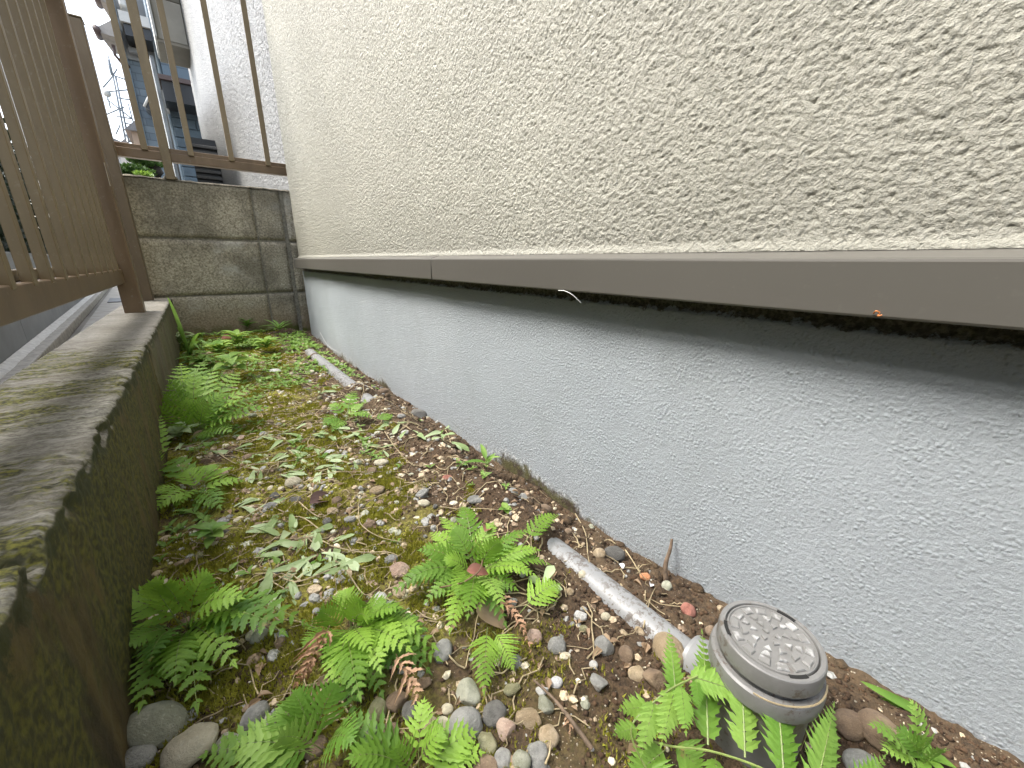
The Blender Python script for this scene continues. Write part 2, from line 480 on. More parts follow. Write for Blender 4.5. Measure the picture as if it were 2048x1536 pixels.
STONE = {
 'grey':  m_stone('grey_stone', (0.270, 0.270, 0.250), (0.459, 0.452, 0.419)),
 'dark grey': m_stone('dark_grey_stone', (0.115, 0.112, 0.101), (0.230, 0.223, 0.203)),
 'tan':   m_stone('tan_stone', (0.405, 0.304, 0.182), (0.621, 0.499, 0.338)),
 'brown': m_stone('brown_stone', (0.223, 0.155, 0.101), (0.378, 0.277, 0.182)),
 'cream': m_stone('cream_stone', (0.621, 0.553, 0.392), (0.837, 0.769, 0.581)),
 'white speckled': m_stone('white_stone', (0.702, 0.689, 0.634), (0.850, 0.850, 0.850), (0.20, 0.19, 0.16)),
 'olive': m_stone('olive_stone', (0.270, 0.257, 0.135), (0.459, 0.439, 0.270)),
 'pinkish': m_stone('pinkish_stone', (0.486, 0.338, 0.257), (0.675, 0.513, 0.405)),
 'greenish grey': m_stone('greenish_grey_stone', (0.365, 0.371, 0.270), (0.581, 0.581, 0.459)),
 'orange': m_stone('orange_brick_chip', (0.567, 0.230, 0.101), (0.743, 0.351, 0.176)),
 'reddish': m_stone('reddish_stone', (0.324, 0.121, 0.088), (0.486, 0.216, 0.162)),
}

def m_leaf(name, dark, light, trans=0.35, rough=0.5, scale=40, old=0.0):
    n = N(name); r = n.rand(); a = n.noise(scale, 3)
    f = n.math('ADD', n.math('MULTIPLY', a, 0.6), n.math('MULTIPLY', r, 0.4))
    c = n.mix(n.rng(f, 0.25, 0.75), dark, light)
    if old: c = n.mix(n.rng(n.noise(55, 4, 0.7), 0.64, 0.70, 0, old), c, (0.30, 0.20, 0.08))
    n.color(c); n.rough(rough)
    tr = n.t.nodes.new('ShaderNodeBsdfTranslucent'); n.l(n.mix(0.4, c, (light[0] * 1.3, light[1] * 1.2, light[2] * 0.6)), tr.inputs[0])
    mx = n.t.nodes.new('ShaderNodeMixShader'); mx.inputs[0].default_value = trans
    n.l(n.b.outputs[0], mx.inputs[1]); n.l(tr.outputs[0], mx.inputs[2]); n.l(mx.outputs[0], n.out.inputs[0])
    n.b.inputs['Specular IOR Level'].default_value = 0.35
    return n.m
M_FERN = m_leaf('fern_green', (0.13, 0.26, 0.030), (0.32, 0.52, 0.075), old=0.8)
M_FERN_Y = m_leaf('young_fern_green', (0.14, 0.29, 0.040), (0.31, 0.49, 0.10))
M_FERN_D = m_leaf('deep_fern_green', (0.075, 0.17, 0.025), (0.20, 0.36, 0.055), old=0.9)
M_RACHIS = m_plain('fern_stalk', (0.20, 0.26, 0.07), 0.5)
M_RACHIS_B = m_plain('brown_stalk', (0.16, 0.10, 0.05), 0.6)
M_DEAD = m_leaf('dead_fern_brown', (0.30, 0.16, 0.085), (0.55, 0.36, 0.23), 0.15, 0.7, 90)
M_DEADLEAF = m_leaf('dry_leaf', (0.28, 0.19, 0.12), (0.46, 0.34, 0.22), 0.2, 0.65, 60)
M_REDLEAF = m_leaf('dull_red_leaf', (0.25, 0.085, 0.07), (0.42, 0.20, 0.15), 0.2, 0.45, 60)
M_SPAT = m_leaf('pale_green_leaf', (0.24, 0.33, 0.13), (0.46, 0.56, 0.32), 0.2, 0.45, 50)
M_WEED = m_leaf('weed_green', (0.12, 0.24, 0.04), (0.29, 0.43, 0.10), 0.3, 0.5, 60)
M_GRASS = m_leaf('grass_green', (0.10, 0.22, 0.04), (0.25, 0.42, 0.11), 0.35, 0.5, 30)
M_STEM = m_plain('dry_straw', (0.42, 0.34, 0.20), 0.7, 0.25, 50)
M_MOSS = m_leaf('moss_tips', (0.11, 0.115, 0.012), (0.41, 0.40, 0.055), 0.25, 0.7, 90)
M_CRUMB = m_plain('soil_crumb', (0.075, 0.043, 0.022), 0.95, 0.3, 40)
M_GRIT = m_plain('pale_grit', (0.52, 0.46, 0.35), 0.8, 0.3, 70)
M_TWIG = m_plain('twig_bark', (0.17, 0.12, 0.08), 0.8, 0.3, 120, 0.4)

def m_pvc():
    n = N('grey_plastic')
    a = n.noise(8, 3); c = n.mix(a, (0.235, 0.24, 0.24), (0.285, 0.29, 0.29))
    n.tc = n.geo('Position')
    d = n.noise(170, 5, 0.75); big = n.noise(22, 3)
    nz = n.xyz(2, n.geo('Normal'))
    k = n.math('MULTIPLY', n.rng(d, 0.50, 0.56), n.rng(big, 0.40, 0.6, 0.25, 1.0))
    k = n.math('MULTIPLY', k, n.rng(nz, 0.95, 0.45, 0.6, 1.0))
    c = n.mix(k, c, (0.070, 0.043, 0.022)); n.color(c); n.rough(n.rng(k, 0, 1, 0.40, 0.9))
    return n.m
M_PVC = m_pvc()
def m_lid():
    n = N('cleanout_plastic')
    a = n.noise(90, 5, 0.7); c = n.mix(n.rng(a, 0.3, 0.7), (0.165, 0.163, 0.155), (0.20, 0.198, 0.19)); n.tc = n.geo('Position'); c = n.mix(n.math('MULTIPLY', n.rng(n.noise(230, 5, 0.75), 0.52, 0.60), n.rng(n.noise(45, 3), 0.46, 0.62, 0, 0.75)), c, (0.085, 0.058, 0.034)); n.color(c); n.rough(0.42); n.bump(a, 0.08, 0.0005); return n.m
M_LID = m_lid()
def m_pad():
    n = N('worn_raised_pad')
    n.tc = n.geo('Position')
    a = n.noise(160, 3, 0.5); c = n.mix(n.rng(a, 0.50, 0.66, 0, 0.7), (0.20, 0.197, 0.187), (0.50, 0.50, 0.49)); n.color(c); n.rough(0.4); return n.m
M_PAD = m_pad()
M_SLOT = m_plain('dark_slot', (0.012, 0.012, 0.011), 0.9)
M_WHITE = m_plain('white_paint_drip', (0.78, 0.78, 0.76), 0.5, 0.05)
M_GREYWALL = m_plain('neighbour_grey_concrete', (0.23, 0.25, 0.27), 0.7, 0.08, 5, 0.0)
M_PATH = m_plain('side_path_concrete', (0.33, 0.32, 0.29), 0.85, 0.12, 14, 0.3)
M_LEDGE = m_plain('ledge_concrete', (0.42, 0.40, 0.36), 0.8, 0.15, 40, 0.3)
M_WCRUST = m_plain('white_plaster_ledge', (0.72, 0.72, 0.70), 0.7, 0.10, 60, 0.6)

# ------------------------------------------------------------------ ground sheets
xs = seq([(-0.115, 0.0022), (0.345, 0.0022)]); ys = seq([(-0.45, 0.006), (-0.05, 0.0020), (0.6, 0.0024), (1.93, 0.0050)])
X, Y = np.meshgrid(xs, ys, indexing='ij')
H = ground_h(X, Y) + 0.0016 * fbm(X * 220, Y * 220, 3, 0.6) + 0.0022 * np.abs(fbm(X * 95 + 3, Y * 95, 2))
structure(grid('garden_soil', np.stack([X, Y, H], -1), M_GROUND))

mb = MB(); mb.add([(-300, -300, -0.345), (300, -300, -0.345), (300, 600, -0.345), (-300, 600, -0.345)], [(0, 1, 2, 3)])
structure(mb.build('ground', m_plain('far_ground', (0.20, 0.19, 0.17), 0.95, 0.2, 0.8), None, fix=False))

# ------------------------------------------------------------------ the house on the right
HOUSE_Y = 1.775
house = empty('house', (0.335, 0.6, -0.33), 'rendered house with cream textured wall above a grey painted foundation, filling the right side', 'house')

# cream textured wall: the ripples are real relief
ysw = seq([(-0.9, 0.012), (-0.12, 0.0026), (-0.02, 0.0014), (0.45, 0.0016), (1.0, 0.0026), (HOUSE_Y, 0.0034)])
zsw = seq([(0.0082, 0.0011), (0.26, 0.0014), (0.62, 0.0032), (1.15, 0.0060)])
Yw, Zw = np.meshgrid(ysw, zsw, indexing='ij')
wx = 0.10 * perlin(Yw * 60, Zw * 60)
n1 = fbm(Yw * 215 + wx * 8, Zw * 265 + Yw * 50, 2, 0.65)
n2 = fbm(Yw * 410, Zw * 480, 2, 0.5)
n0 = fbm(Yw * 20, Zw * 20, 2)
d = 0.0009 * n1 + 0.0003 * (0.5 - np.abs(n1 + 0.3 * n2) * 1.6) + 0.00050 * n2 + 0.0006 * n0
sm = sstep(0.0095, 0.018, Zw + 0.0015 * perlin(Yw * 90, Zw * 0 + 3))
bead = np.exp(-((Zw - 0.0085) / 0.0045) ** 2)
Xw = 0.3255 - d * sm - 0.0032 * bead - 0.0004 * n2
tops = sstep(HOUSE_Y - 0.006, HOUSE_Y, Yw)
Xw = Xw + tops * 0.004
grid('textured_wall', np.stack([Xw, Yw, Zw], -1), M_STUCCO, house, flip=True)
mb = MB(); mb.box((0.3262, -0.9, 1.15), (0.60, HOUSE_Y, 4.6)); mb.box((0.3292, -0.9, 0.0), (0.60, HOUSE_Y - 0.001, 1.15)); mb.box((0.30, -4.5, -0.3), (0.60, -0.9, 4.6))
mb.build('wall_core', M_STUCCO_FAR, house)

# grey foundation
ysf = seq([(-0.9, 0.012), (-0.15, 0.0026), (-0.02, 0.0015), (0.5, 0.0018), (0.9, 0.0030), (HOUSE_Y + 0.018, 0.0046)])
zsf = seq([(-0.335, 0.0016), (-0.0325, 0.0016)])
Yf, Zf = np.meshgrid(ysf, zsf, indexing='ij')
n1 = fbm(Yf * 260 + 0.5 * perlin(Yf * 90, Zf * 90), Zf * 280, 2, 0.6); n0 = fbm(Yf * 10, Zf * 11, 2); br = fbm(Yf * 22, Zf * 190, 2)
d = 0.00042 * n1 + 0.0009 * n0
pits = np.clip(perlin(Yf * 130 + 40, Zf * 130) - 0.52, 0, 1)
rec = sstep(-0.0425, -0.0385, Zf + 0.0012 * perlin(Yf * 70, Zf * 0))
Xf = 0.3355 - d + 0.004 * pits + rec * (0.0035 + 0.0022 * fbm(Yf * 260, Zf * 260, 2))
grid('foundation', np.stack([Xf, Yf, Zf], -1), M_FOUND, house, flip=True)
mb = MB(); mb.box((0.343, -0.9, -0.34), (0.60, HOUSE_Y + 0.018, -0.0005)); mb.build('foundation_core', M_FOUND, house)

# drip flashing in two lengths, butted at a visible seam
def flashing(y0, y1):
    prof = [(0.3300, 0.0105), (0.3265, 0.0092), (0.3095, 0.0038), (0.3082, 0.0030), (0.3078, 0.0016), (0.3078, -0.0282), (0.3083, -0.0294), (0.3095, -0.0298), (0.3110, -0.0290), (0.3110, -0.0255), (0.330, -0.0235), (0.342, -0.0235)]
    ycs = np.linspace(y0, y1, 60)
    P = np.zeros((len(prof), 60, 3))
    for i, (x, z) in enumerate(prof):
        P[i, :, 0] = x + 0.0003 * perlin(ycs * 6, ycs * 0 + 4.2); P[i, :, 1] = ycs; P[i, :, 2] = z + 0.0004 * perlin(ycs * 5, ycs * 0 + 8.2)
    o = grid('drip_flashing', P, M_FLASH, house)
    auto_smooth(o, 12)
    for e in (0, -1):
        mb2 = MB(); mb2.add([tuple(p) for p in P[:, e]], [tuple(range(len(prof)))]); c = mb2.build('end_cap', M_FLASH, o)
        c.parent = o; c.matrix_parent_inverse = Matrix.Identity(4); c.location = o.location * 0
    return o
fl1 = flashing(-0.9, 0.6165); fl2 = flashing(0.6175, HOUSE_Y + 0.012)
for o in (fl1, fl2):
    for c in o.children: c.matrix_parent_inverse = Matrix.Identity(4)
mb = MB(); mb.tube([(0.3272, 0.6172, 0.0094), (0.3088, 0.6170, 0.0036), (0.3074, 0.6170, 0.0), (0.3074, 0.6168, -0.0290)], 0.0009, 6); mb.build('flashing_seam', M_FLASH, house, True)

# rear section of the same house, set back, seen at a grazing angle
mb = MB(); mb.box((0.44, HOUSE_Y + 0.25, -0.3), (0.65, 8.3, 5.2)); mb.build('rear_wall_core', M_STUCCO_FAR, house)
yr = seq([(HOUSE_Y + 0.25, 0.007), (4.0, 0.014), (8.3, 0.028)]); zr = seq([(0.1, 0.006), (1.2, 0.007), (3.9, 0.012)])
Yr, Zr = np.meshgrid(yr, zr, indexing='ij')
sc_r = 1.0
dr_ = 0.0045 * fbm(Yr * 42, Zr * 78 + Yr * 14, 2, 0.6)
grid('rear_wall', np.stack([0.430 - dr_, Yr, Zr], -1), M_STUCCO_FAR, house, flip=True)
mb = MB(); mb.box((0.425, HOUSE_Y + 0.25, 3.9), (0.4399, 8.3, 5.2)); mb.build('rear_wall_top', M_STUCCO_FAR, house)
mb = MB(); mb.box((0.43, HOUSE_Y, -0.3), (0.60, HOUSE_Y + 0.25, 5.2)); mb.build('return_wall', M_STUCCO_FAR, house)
# box bay on the rear wall
pA = at_y(309, 80, 7.6)
m_bay = m_plain('bay_beige', (0.27, 0.25, 0.205), 0.6, 0.05, 6)
m_bayd = m_plain('bay_soffit', (0.20, 0.18, 0.14), 0.7, 0.05, 6)
mb = MB(); mb.box((0.13, 7.25, 2.55), (0.43, 7.9, 2.98), bev=0.012); bay = mb.build('bay_window', m_bay, house)
mb = MB(); mb.box((0.12, 7.24, 2.52), (0.43, 7.91, 2.548)); mb.build('bay_soffit', m_bayd, house)
mb = MB(); mb.box((0.15, 7.27, 2.985), (0.43, 7.9, 4.4), bev=0.01); mb.build('shutter_box', m_plain('bay_olive', (0.12, 0.11, 0.08), 0.6, 0.05, 6), house)
mb = MB(); mb.box((0.105, 7.20, 2.56), (0.128, 7.92, 4.4)); mb.build('white_frame', m_plain('bay_white', (0.42, 0.42, 0.39), 0.5, 0.04, 6), house)

# ------------------------------------------------------------------ block wall across the end
BY = 1.90
bw = empty('block_wall', (0.12, BY, -0.32), 'weathered concrete block wall closing the far end of the passage, three courses high', 'wall')
cols = [(-0.176, 0.2135), (0.2195, 0.3105), (0.3245, 0.60)]
rows = [(-0.42, -0.332), (-0.322, -0.1335), (-0.1265, 0.0655), (0.0745, 0.2580)]
for (z0, z1) in rows:
    for (x0, x1) in cols:
        if z1 < -0.3: continue
        nx = max(6, int((x1 - x0) / 0.011)); nzz = 18
        u = np.linspace(0, 1, nx); w = np.linspace(0, 1, nzz)
        U, W = np.meshgrid(u, w, indexing='ij')
        jog = R.uniform(-0.002, 0.002)
        Xb = x0 + (x1 - x0) * U; Zb = z0 + (z1 - z0) * W
        e = np.minimum(np.minimum(Xb - x0, x1 - Xb), np.minimum(Zb - z0, z1 - Zb))
        Yb = BY + jog + 0.004 * (1 - sstep(0, 0.007, e)) + 0.0012 * fbm(Xb * 70, Zb * 70 + jog * 900, 3, 0.6)
        Xb = Xb + 0.0012 * perlin(Zb * 60, Xb * 5); Zb2 = Zb + 0.0015 * perlin(Xb * 50, Zb * 9 + 7)
        rim = 0.10
        # front sheet plus a folded rim that gives each block its depth
        P = np.stack([Xb, Yb, Zb2], -1)
        P2 = np.concatenate([P[:1] + [[[0, rim, 0]]], P, P[-1:] + [[[0, rim, 0]]]], 0)
        P2 = np.concatenate([P2[:, :1] + [[[0, rim, 0]]], P2, P2[:, -1:] + [[[0, rim, 0]]]], 1)
        grid('block', P2, M_BLOCK, bw)
mb = MB(); mb.box((-0.172, BY + 0.006, -0.42), (0.60, BY + 0.098, 0.2545)); mb.build('mortar', M_MORTAR, bw)
# coping crust of old mortar
xc = np.linspace(-0.176, 0.6, 300); yc = np.linspace(-0.002, 0.104, 14)
Xc, Yc = np.meshgrid(xc, yc, indexing='ij')
Zc = 0.2630 + 0.0026 * fbm(Xc * 40, Yc * 40, 3) - 0.006 * (1 - sstep(0, 0.012, Yc + 0.002)) + 0.003 * perlin(Xc * 6, Yc)
grid('mortar_cap', np.stack([Xc, BY + Yc, Zc], -1), M_BLOCK, bw)
# the pale strip beside the narrow column
mb = MB(); mb.box((0.3112, BY + 0.003, -0.30), (0.3238, BY + 0.05, 0.2570)); mb.build('mortar_joint', M_MORTAR, bw)

# bronze railing on top of the block wall
rf = empty('railing', (0.12, BY + 0.05, 0.265), 'brown metal railing standing on the weathered block wall at the far end', 'railing', None)
FY = BY
mb = MB(); mb.box((-0.145, FY, 0.3155), (0.60, FY + 0.030, 0.3425), bev=0.0015); mb.build('bottom_rail', M_BRONZE, rf)
mb = MB(); mb.box((-0.145, FY + 0.004, 0.3427), (0.60, FY + 0.024, 0.3560), bev=0.001); mb.build('rail_lip', M_BRONZE, rf)
mb = MB(); mb.box((-0.145, FY, 1.010), (0.60, FY + 0.034, 1.045), bev=0.002); mb.build('top_rail', M_BRONZE, rf)
bar0 = None
def bar(parent, name, a, b, m, proto=[None]):
    mb = MB(); mb.box(a, b, bev=0.0008); return mb.build(name, m, parent)
for k, x in enumerate([-0.062, 0.0578, 0.1740, 0.2895, 0.405, 0.52]):
    if bar0 is None:
        bar0 = bar(rf, 'bar', (x - 0.0085, FY - 0.010, 0.3400), (x + 0.0085, FY - 0.0005, 1.030), M_BRONZE2); x0b = x
    else:
        o = bar0.copy(); COL.objects.link(o); o.location.x = x - x0b
mb = MB(); mb.box((-0.0245, FY - 0.006, 0.2590), (0.0015, FY + 0.036, 1.040), bev=0.0015); mb.build('post', M_BRONZE2, rf)
mb = MB(); mb.lathe([(0.020, 0.0), (0.019, 0.006), (0.014, 0.010)], (-0.0115, FY + 0.014, 0.262), 20); mb.build('mortar_collar', M_BLOCK, rf, True)

# ------------------------------------------------------------------ low retaining wall on the left
KX0, KX1, KZ = -0.197, -0.0845, -0.134
kw = empty('retaining_wall', (-0.14, 0.6, -0.33), 'low mossy concrete retaining wall along the left with streaked damp side', 'wall')
def kerb_piece(name, y0, y1, m, rough):
    ysk = seq([(y0, 0.006 if y0 < 0 else 0.003), (0.1 if y0 < 0 else (y0 + y1) / 2, 0.003 if y0 < 0 else 0.005), (y1, 0.005)])
    # section from neighbour side bottom, over the top, down to the garden soil
    sec = [(KX0, -0.36)] + [(KX0, z) for z in np.linspace(-0.30, KZ - 0.006, 6)] + [(KX0 + 0.004, KZ)] + [(x, KZ) for x in np.linspace(KX0 + 0.007, KX1 - 0.006, 38)] + \
          [(KX1 - 0.003, KZ - 0.0006), (KX1 - 0.0008, KZ - 0.003)] + [(KX1, z) for z in np.linspace(KZ - 0.006, -0.335, 62)]
    S = np.array(sec); P = np.zeros((len(sec), len(ysk), 3))
    s, yy = np.meshgrid(np.arange(len(sec)), ysk, indexing='ij')
    x = S[s, 0]; z = S[s, 1]
    top = (z > KZ - 0.001); side = (x > KX1 - 0.0005)
    near = np.exp(-((x - KX1) ** 2 + (z - KZ) ** 2) / 0.011 ** 2)
    chip = np.clip(fbm(yy * 32, yy * 0 + z * 30, 3, 0.6) - 0.02, 0, 1) * near * 0.018 * rough
    relief = fbm(yy * 90, x * 90 + z * 70, 3, 0.6)
    P[..., 0] = x - chip - side * 0.0012 * rough * (relief + 0.8 * fbm(yy * 50, z * 6, 2))
    P[..., 1] = yy
    P[..., 2] = z - chip * 0.8 + top * (0.0016 * rough * relief + 0.001 * fbm(yy * 16, x * 70, 2))
    P[..., 2] -= 0.0035 * (np.minimum(yy - y0, y1 - yy) < 0.003) * top
    o = grid(name, P, m, kw, flip=True)
    return o
kerb_piece('coping', -0.9, 0.888, M_KERB, 1.0)
kerb_piece('coping', 0.893, 1.90, M_KERB2, 0.55)
mb = MB(); mb.box((KX0 + 0.006, -0.9, -0.36), (KX1 - 0.012, 1.897, KZ - 0.014)); mb.build('wall_core', M_MORTAR, kw)

# bronze fence on the low wall
lf = empty('slatted_fence', (-0.145, 0.9, KZ), 'brown metal fence of upright slats on the mossy retaining wall at left', 'fence')
mb = MB(); mb.box((-0.172, -0.9, -0.0590), (-0.145, 1.405, -0.0255), bev=0.0012); mb.build('bottom_rail', M_BRONZE, lf)
mb = MB(); mb.box((-0.168, -0.9, -0.0253), (-0.1580, 1.405, -0.0130), bev=0.001); mb.build('rail_lip', M_BRONZE2, lf)
mb = MB(); mb.box((-0.172, -0.9, 0.555), (-0.140, 1.405, 0.590), bev=0.002); mb.build('top_rail', M_BRONZE, lf)
b0 = None
for k in range(-4, 12):
    y = 0.690 + 0.0725 * (k - 1)
    if y > 1.385: break
    if b0 is None:
        b0 = bar(lf, 'slat', (-0.1540, y - 0.0075, -0.0300), (-0.1440, y + 0.0075, 0.575), M_BRONZE2); y0b = y
    else:
        o = b0.copy(); COL.objects.link(o); o.location.y = y - y0b
mb = MB(); mb.box((-0.1625, 1.410, KZ - 0.004), (-0.1235, 1.452, 0.640), bev=0.002); mb.build('post', M_BRONZE, lf)
mb = MB(); mb.box((-0.150, 1.398, -0.062), (-0.1625, 1.409, -0.010), bev=0.001); mb.build('rail_bracket', M_BRONZE, lf)
# scratch of bare metal on the post
mb = MB(); mb.box((-0.1262, 1.4088, 0.165), (-0.1248, 1.4104, 0.215)); mb.build('scratch_mark', m_plain('bare_metal', (0.45, 0.40, 0.32), 0.4), lf)
cp = empty('corner_post', (-0.15, 1.83, KZ), 'brown square metal post behind the slatted fence, its flat cap seen against the sky', 'post')
mb = MB(); mb.box((-0.183, 1.800, KZ - 0.004), (-0.1285, 1.845, 0.636), bev=0.002); mb.build('shaft', m_bronze('ochre_bronze_aluminium', (0.165, 0.118, 0.068)), cp)
mb = MB(); mb.box((-0.1845, 1.7985, 0.6362), (-0.1270, 1.8465, 0.6405), bev=0.001); mb.build('cap', M_BRONZE2, cp)

# ------------------------------------------------------------------ the neighbour's side, seen below and between the slats
def nb(u, v, z):
    return at_z(u, v, z)
dirn = Vector((-0.083, 1.0, 0)).normalized(); nrm = Vector((dirn.y, -dirn.x, 0))      # nrm points to +X
base = Vector((-0.470, 1.563, 0))
rot = Matrix.Translation(base) @ Matrix(((nrm.x, dirn.x, 0, 0), (nrm.y, dirn.y, 0, 0), (0, 0, 1, 0), (0, 0, 0, 1)))
nw = empty('neighbour_wall', tuple(base) , 'smooth grey concrete foundation wall beyond the fence with a white crusted ledge', 'wall')
mb = MB()
for k in range(12):
    y0 = -3.0 + k * 0.9
    mb = MB(); mb.box((-0.10, y0 + 0.002, -0.36), (0.0, y0 + 0.898, 0.02), rot, bev=0.001); mb.build('wall_panel', M_GREYWALL, nw)
pts = np.linspace(-3, 7.5, 700)
prof = [(0.0015, -0.288), (0.010, -0.294), (0.019, -0.2985), (0.022, -0.302)]
P = np.zeros((4, 700, 3))
for i, (a, z) in enumerate(prof):
    aa = a + 0.004 * fbm(pts * 30, pts * 0 + i * 0.7, 3) * (i > 0); q = np.array(base)[None] + np.array(nrm)[None] * aa[:, None] + np.array(dirn)[None] * pts[:, None]
    P[i] = q; P[i, :, 2] = z + 0.002 * fbm(pts * 40, pts * 0 + i, 2)
grid('plaster_crust', P, M_WCRUST, nw, flip=True)
mb = MB(); mb.box((0.0005, -3, -0.345), (0.052, 7.5, -0.302), rot, bev=0.002); mb.build('ledge', M_LEDGE, nw)
mb = MB(); mb.box((0.080, -3, -0.344), (1.2, 7.5, -0.336), rot); side_path = mb.build('side_path', M_PATH, None); structure(side_path)
mt = at_z(242, 600, -0.333)
mb = MB(); mb.box((-0.075, -0.20, 0), (0.06, 0.22, 0.006), Matrix.Translation((mt.x, mt.y, -0.3355)) @ Matrix.Rotation(0.08, 4, 'Z'), bev=0.002)
tag(mb.build('rubber_mat', m_plain('dark_rubber', (0.07, 0.08, 0.09), 0.6), None), 'dark grey flat mat lying on the narrow path behind the fence post', 'mat')

# ------------------------------------------------------------------ drain pipe and cleanout
def bend(pts, n=10):
    out = []
    P = [Vector(p) for p in pts]
    for i in range(len(P) - 1):
        p0 = P[max(i - 1, 0)]; p1 = P[i]; p2 = P[i + 1]; p3 = P[min(i + 2, len(P) - 1)]
        for k in range(n):
            t = k / n
            out.append(0.5 * ((2 * p1) + (p2 - p0) * t + (2 * p0 - 5 * p1 + 4 * p2 - p3) * t * t + (3 * p1 - p0 - 3 * p2 + p3) * t ** 3))
    out.append(P[-1]); return out
CX, CY = 0.2365, 0.0485
dp = empty('drain_pipe', (PIPE_X, 0.7, -0.30), 'grey plastic drain pipe half buried in soil along the foot of the foundation', 'pipe')
mb = MB(); mb.tube([(PIPE_X, y, -0.3020 + 0.001 * math.sin(y * 9)) for y in np.linspace(0.088, 0.872, 40)], 0.0150, 28); mb.build('pipe_length', M_PVC, dp, True)
mb = MB(); mb.tube([(PIPE_X - 0.002, y, -0.2965) for y in np.linspace(0.915, 1.47, 30)], 0.0160, 24); mb.build('pipe_length', M_PVC, dp, True)
mb = MB(); mb.tube([(PIPE_X - 0.002, 0.905, -0.2962), (PIPE_X - 0.002, 0.93, -0.2962)], 0.0185, 24); mb.build('collar', M_PVC, dp, True)
mb = MB(); mb.tube([(PIPE_X - 0.003, 1.335, -0.2960), (PIPE_X - 0.003, 1.342, -0.2960)], 0.0172, 20); mb.build('strap', M_TWIG, dp, True)
el = bend([(PIPE_X, 0.098, -0.2955), (PIPE_X - 0.0005, 0.090, -0.2945), (PIPE_X - 0.004, 0.077, -0.288), (CX + 0.004, 0.060, -0.276)], 6)
mb = MB(); mb.tube(el, [0.0178] * 6 + [0.0183] * (len(el) - 6), 28); auto_smooth(mb.build('elbow_socket', m_plain('pale_plastic_socket', (0.26, 0.265, 0.265), 0.38, 0.04, 30), dp), 40)
g1 = at_z(1384, 1282, -0.268)
mk = MB(); mk.tube([g1 + Vector((a * 0.0035, b * 0.0035, 0.0)) for a, b in ((-1, 0.9), (-1.2, 0), (-0.4, -0.6), (0.5, -0.3), (0.4, 0.5), (1.2, 0.7), (1.6, -0.2))], 0.0006, 5)

cl = empty('cleanout', (CX, CY, -0.30), 'round grey plastic drain cleanout with patterned lid, close to the foundation wall', 'drain cleanout')
ZT = -0.215
mb = MB(); mb.lathe([(0.0268, -0.10), (0.0270, -0.0300), (0.0292, -0.0285), (0.0306, -0.0270), (0.0309, -0.0205), (0.0302, -0.0168), (0.0288, -0.0158), (0.0262, -0.0156), (0.0256, -0.022)], (CX, CY, ZT)); auto_smooth(mb.build('collar', M_LID, cl), 30)
mb = MB(); mb.lathe([(0.0252, -0.035), (0.0252, -0.0125), (0.0272, -0.0120), (0.0280, -0.0112), (0.0281, -0.0100), (0.0279, -0.0020), (0.0275, -0.0006), (0.0268, 0.0), (0.0246, 0.0), (0.0243, -0.0006), (0.0243, -0.0026), (0.0, -0.0026)], (CX, CY, ZT))
lid = auto_smooth(mb.build('lid', M_LID, cl), 30)
mb = MB(); mb.lathe([(0.0237, -0.0030), (0.0237, -0.0010), (0.0232, -0.0001), (0.0226, -0.0001), (0.0221, -0.0008), (0.0, -0.0008)], (CX, CY, ZT)); disc = auto_smooth(mb.build('lid_disc', M_LID, cl), 30)
rings = [(0.0190, 14, 0.0062, 0.0044), (0.0137, 11, 0.0050, 0.0038), (0.0088, 8, 0.0043, 0.0036), (0.0038, 4, 0.0036, 0.0030)]
padm = []
for ri, (rr, cnt, wid, dep) in enumerate(rings):
    for k in range(cnt):
        a = 2 * PI * (k + 0.5 * ri) / cnt + 0.2
        w0, w1 = wid / 2 * (0.80 if ri else 0.85), wid / 2
        h = 0.0012
        if ri == 1 or ri == 3: shp = [(-w1, dep / 2), (w1, dep / 2), (w0 * 0.7, -dep / 4), (0, -dep / 2), (-w0 * 0.7, -dep / 4)]
        elif ri == 2: shp = [(-w1, dep / 2), (w1, dep / 2), (0, -dep / 2)]
        else: shp = [(-w1, dep / 2), (w1, dep / 2), (w0, -dep / 2), (-w0, -dep / 2)]
        vs = []
        er = Vector((math.cos(a), math.sin(a), 0)); et = Vector((-math.sin(a), math.cos(a), 0)); c = Vector((CX, CY, ZT - 0.0008)) + er * rr
        for sc_, z in ((1, -0.0003), (1, 0.0006), (0.80, h)):
            vs += [c + et * p[0] * sc_ + er * p[1] * sc_ + Vector((0, 0, z)) for p in shp]
        m_ = len(shp); fs = [(j, (j + 1) % m_, m_ + (j + 1) % m_, m_ + j) for j in range(m_)] + [(m_ + j, m_ + (j + 1) % m_, 2 * m_ + (j + 1) % m_, 2 * m_ + j) for j in range(m_)] + [tuple(2 * m_ + j for j in range(m_))]
        pm = MB(); pm.add(vs, fs); pm.build('raised_pad', M_PAD, cl)
for a0 in (2.02, 6.08, 3.85):
    pm = MB(); vs = []
    for k in range(9):
        a = a0 + 0.42 * k / 8
        for r_ in (0.0234, 0.0254): vs.append((CX + r_ * math.cos(a), CY + r_ * math.sin(a), ZT + 0.0003))
    for k in range(9):
        a = a0 + 0.42 * k / 8
        for r_ in (0.0234, 0.0254): vs.append((CX + r_ * math.cos(a), CY + r_ * math.sin(a), ZT - 0.0010))
    fs = [(2 * k, 2 * k + 2, 2 * k + 3, 2 * k + 1) for k in range(8)] + [(18 + 2 * k, 18 + 2 * k + 1, 18 + 2 * k + 3, 18 + 2 * k + 2) for k in range(8)]
    fs += [(2 * k, 18 + 2 * k, 18 + 2 * k + 2, 2 * k + 2) for k in range(8)] + [(2 * k + 1, 2 * k + 3, 18 + 2 * k + 3, 18 + 2 * k + 1) for k in range(8)]
    pm.add(vs, fs); pm.build('lid_slot', M_SLOT, cl)
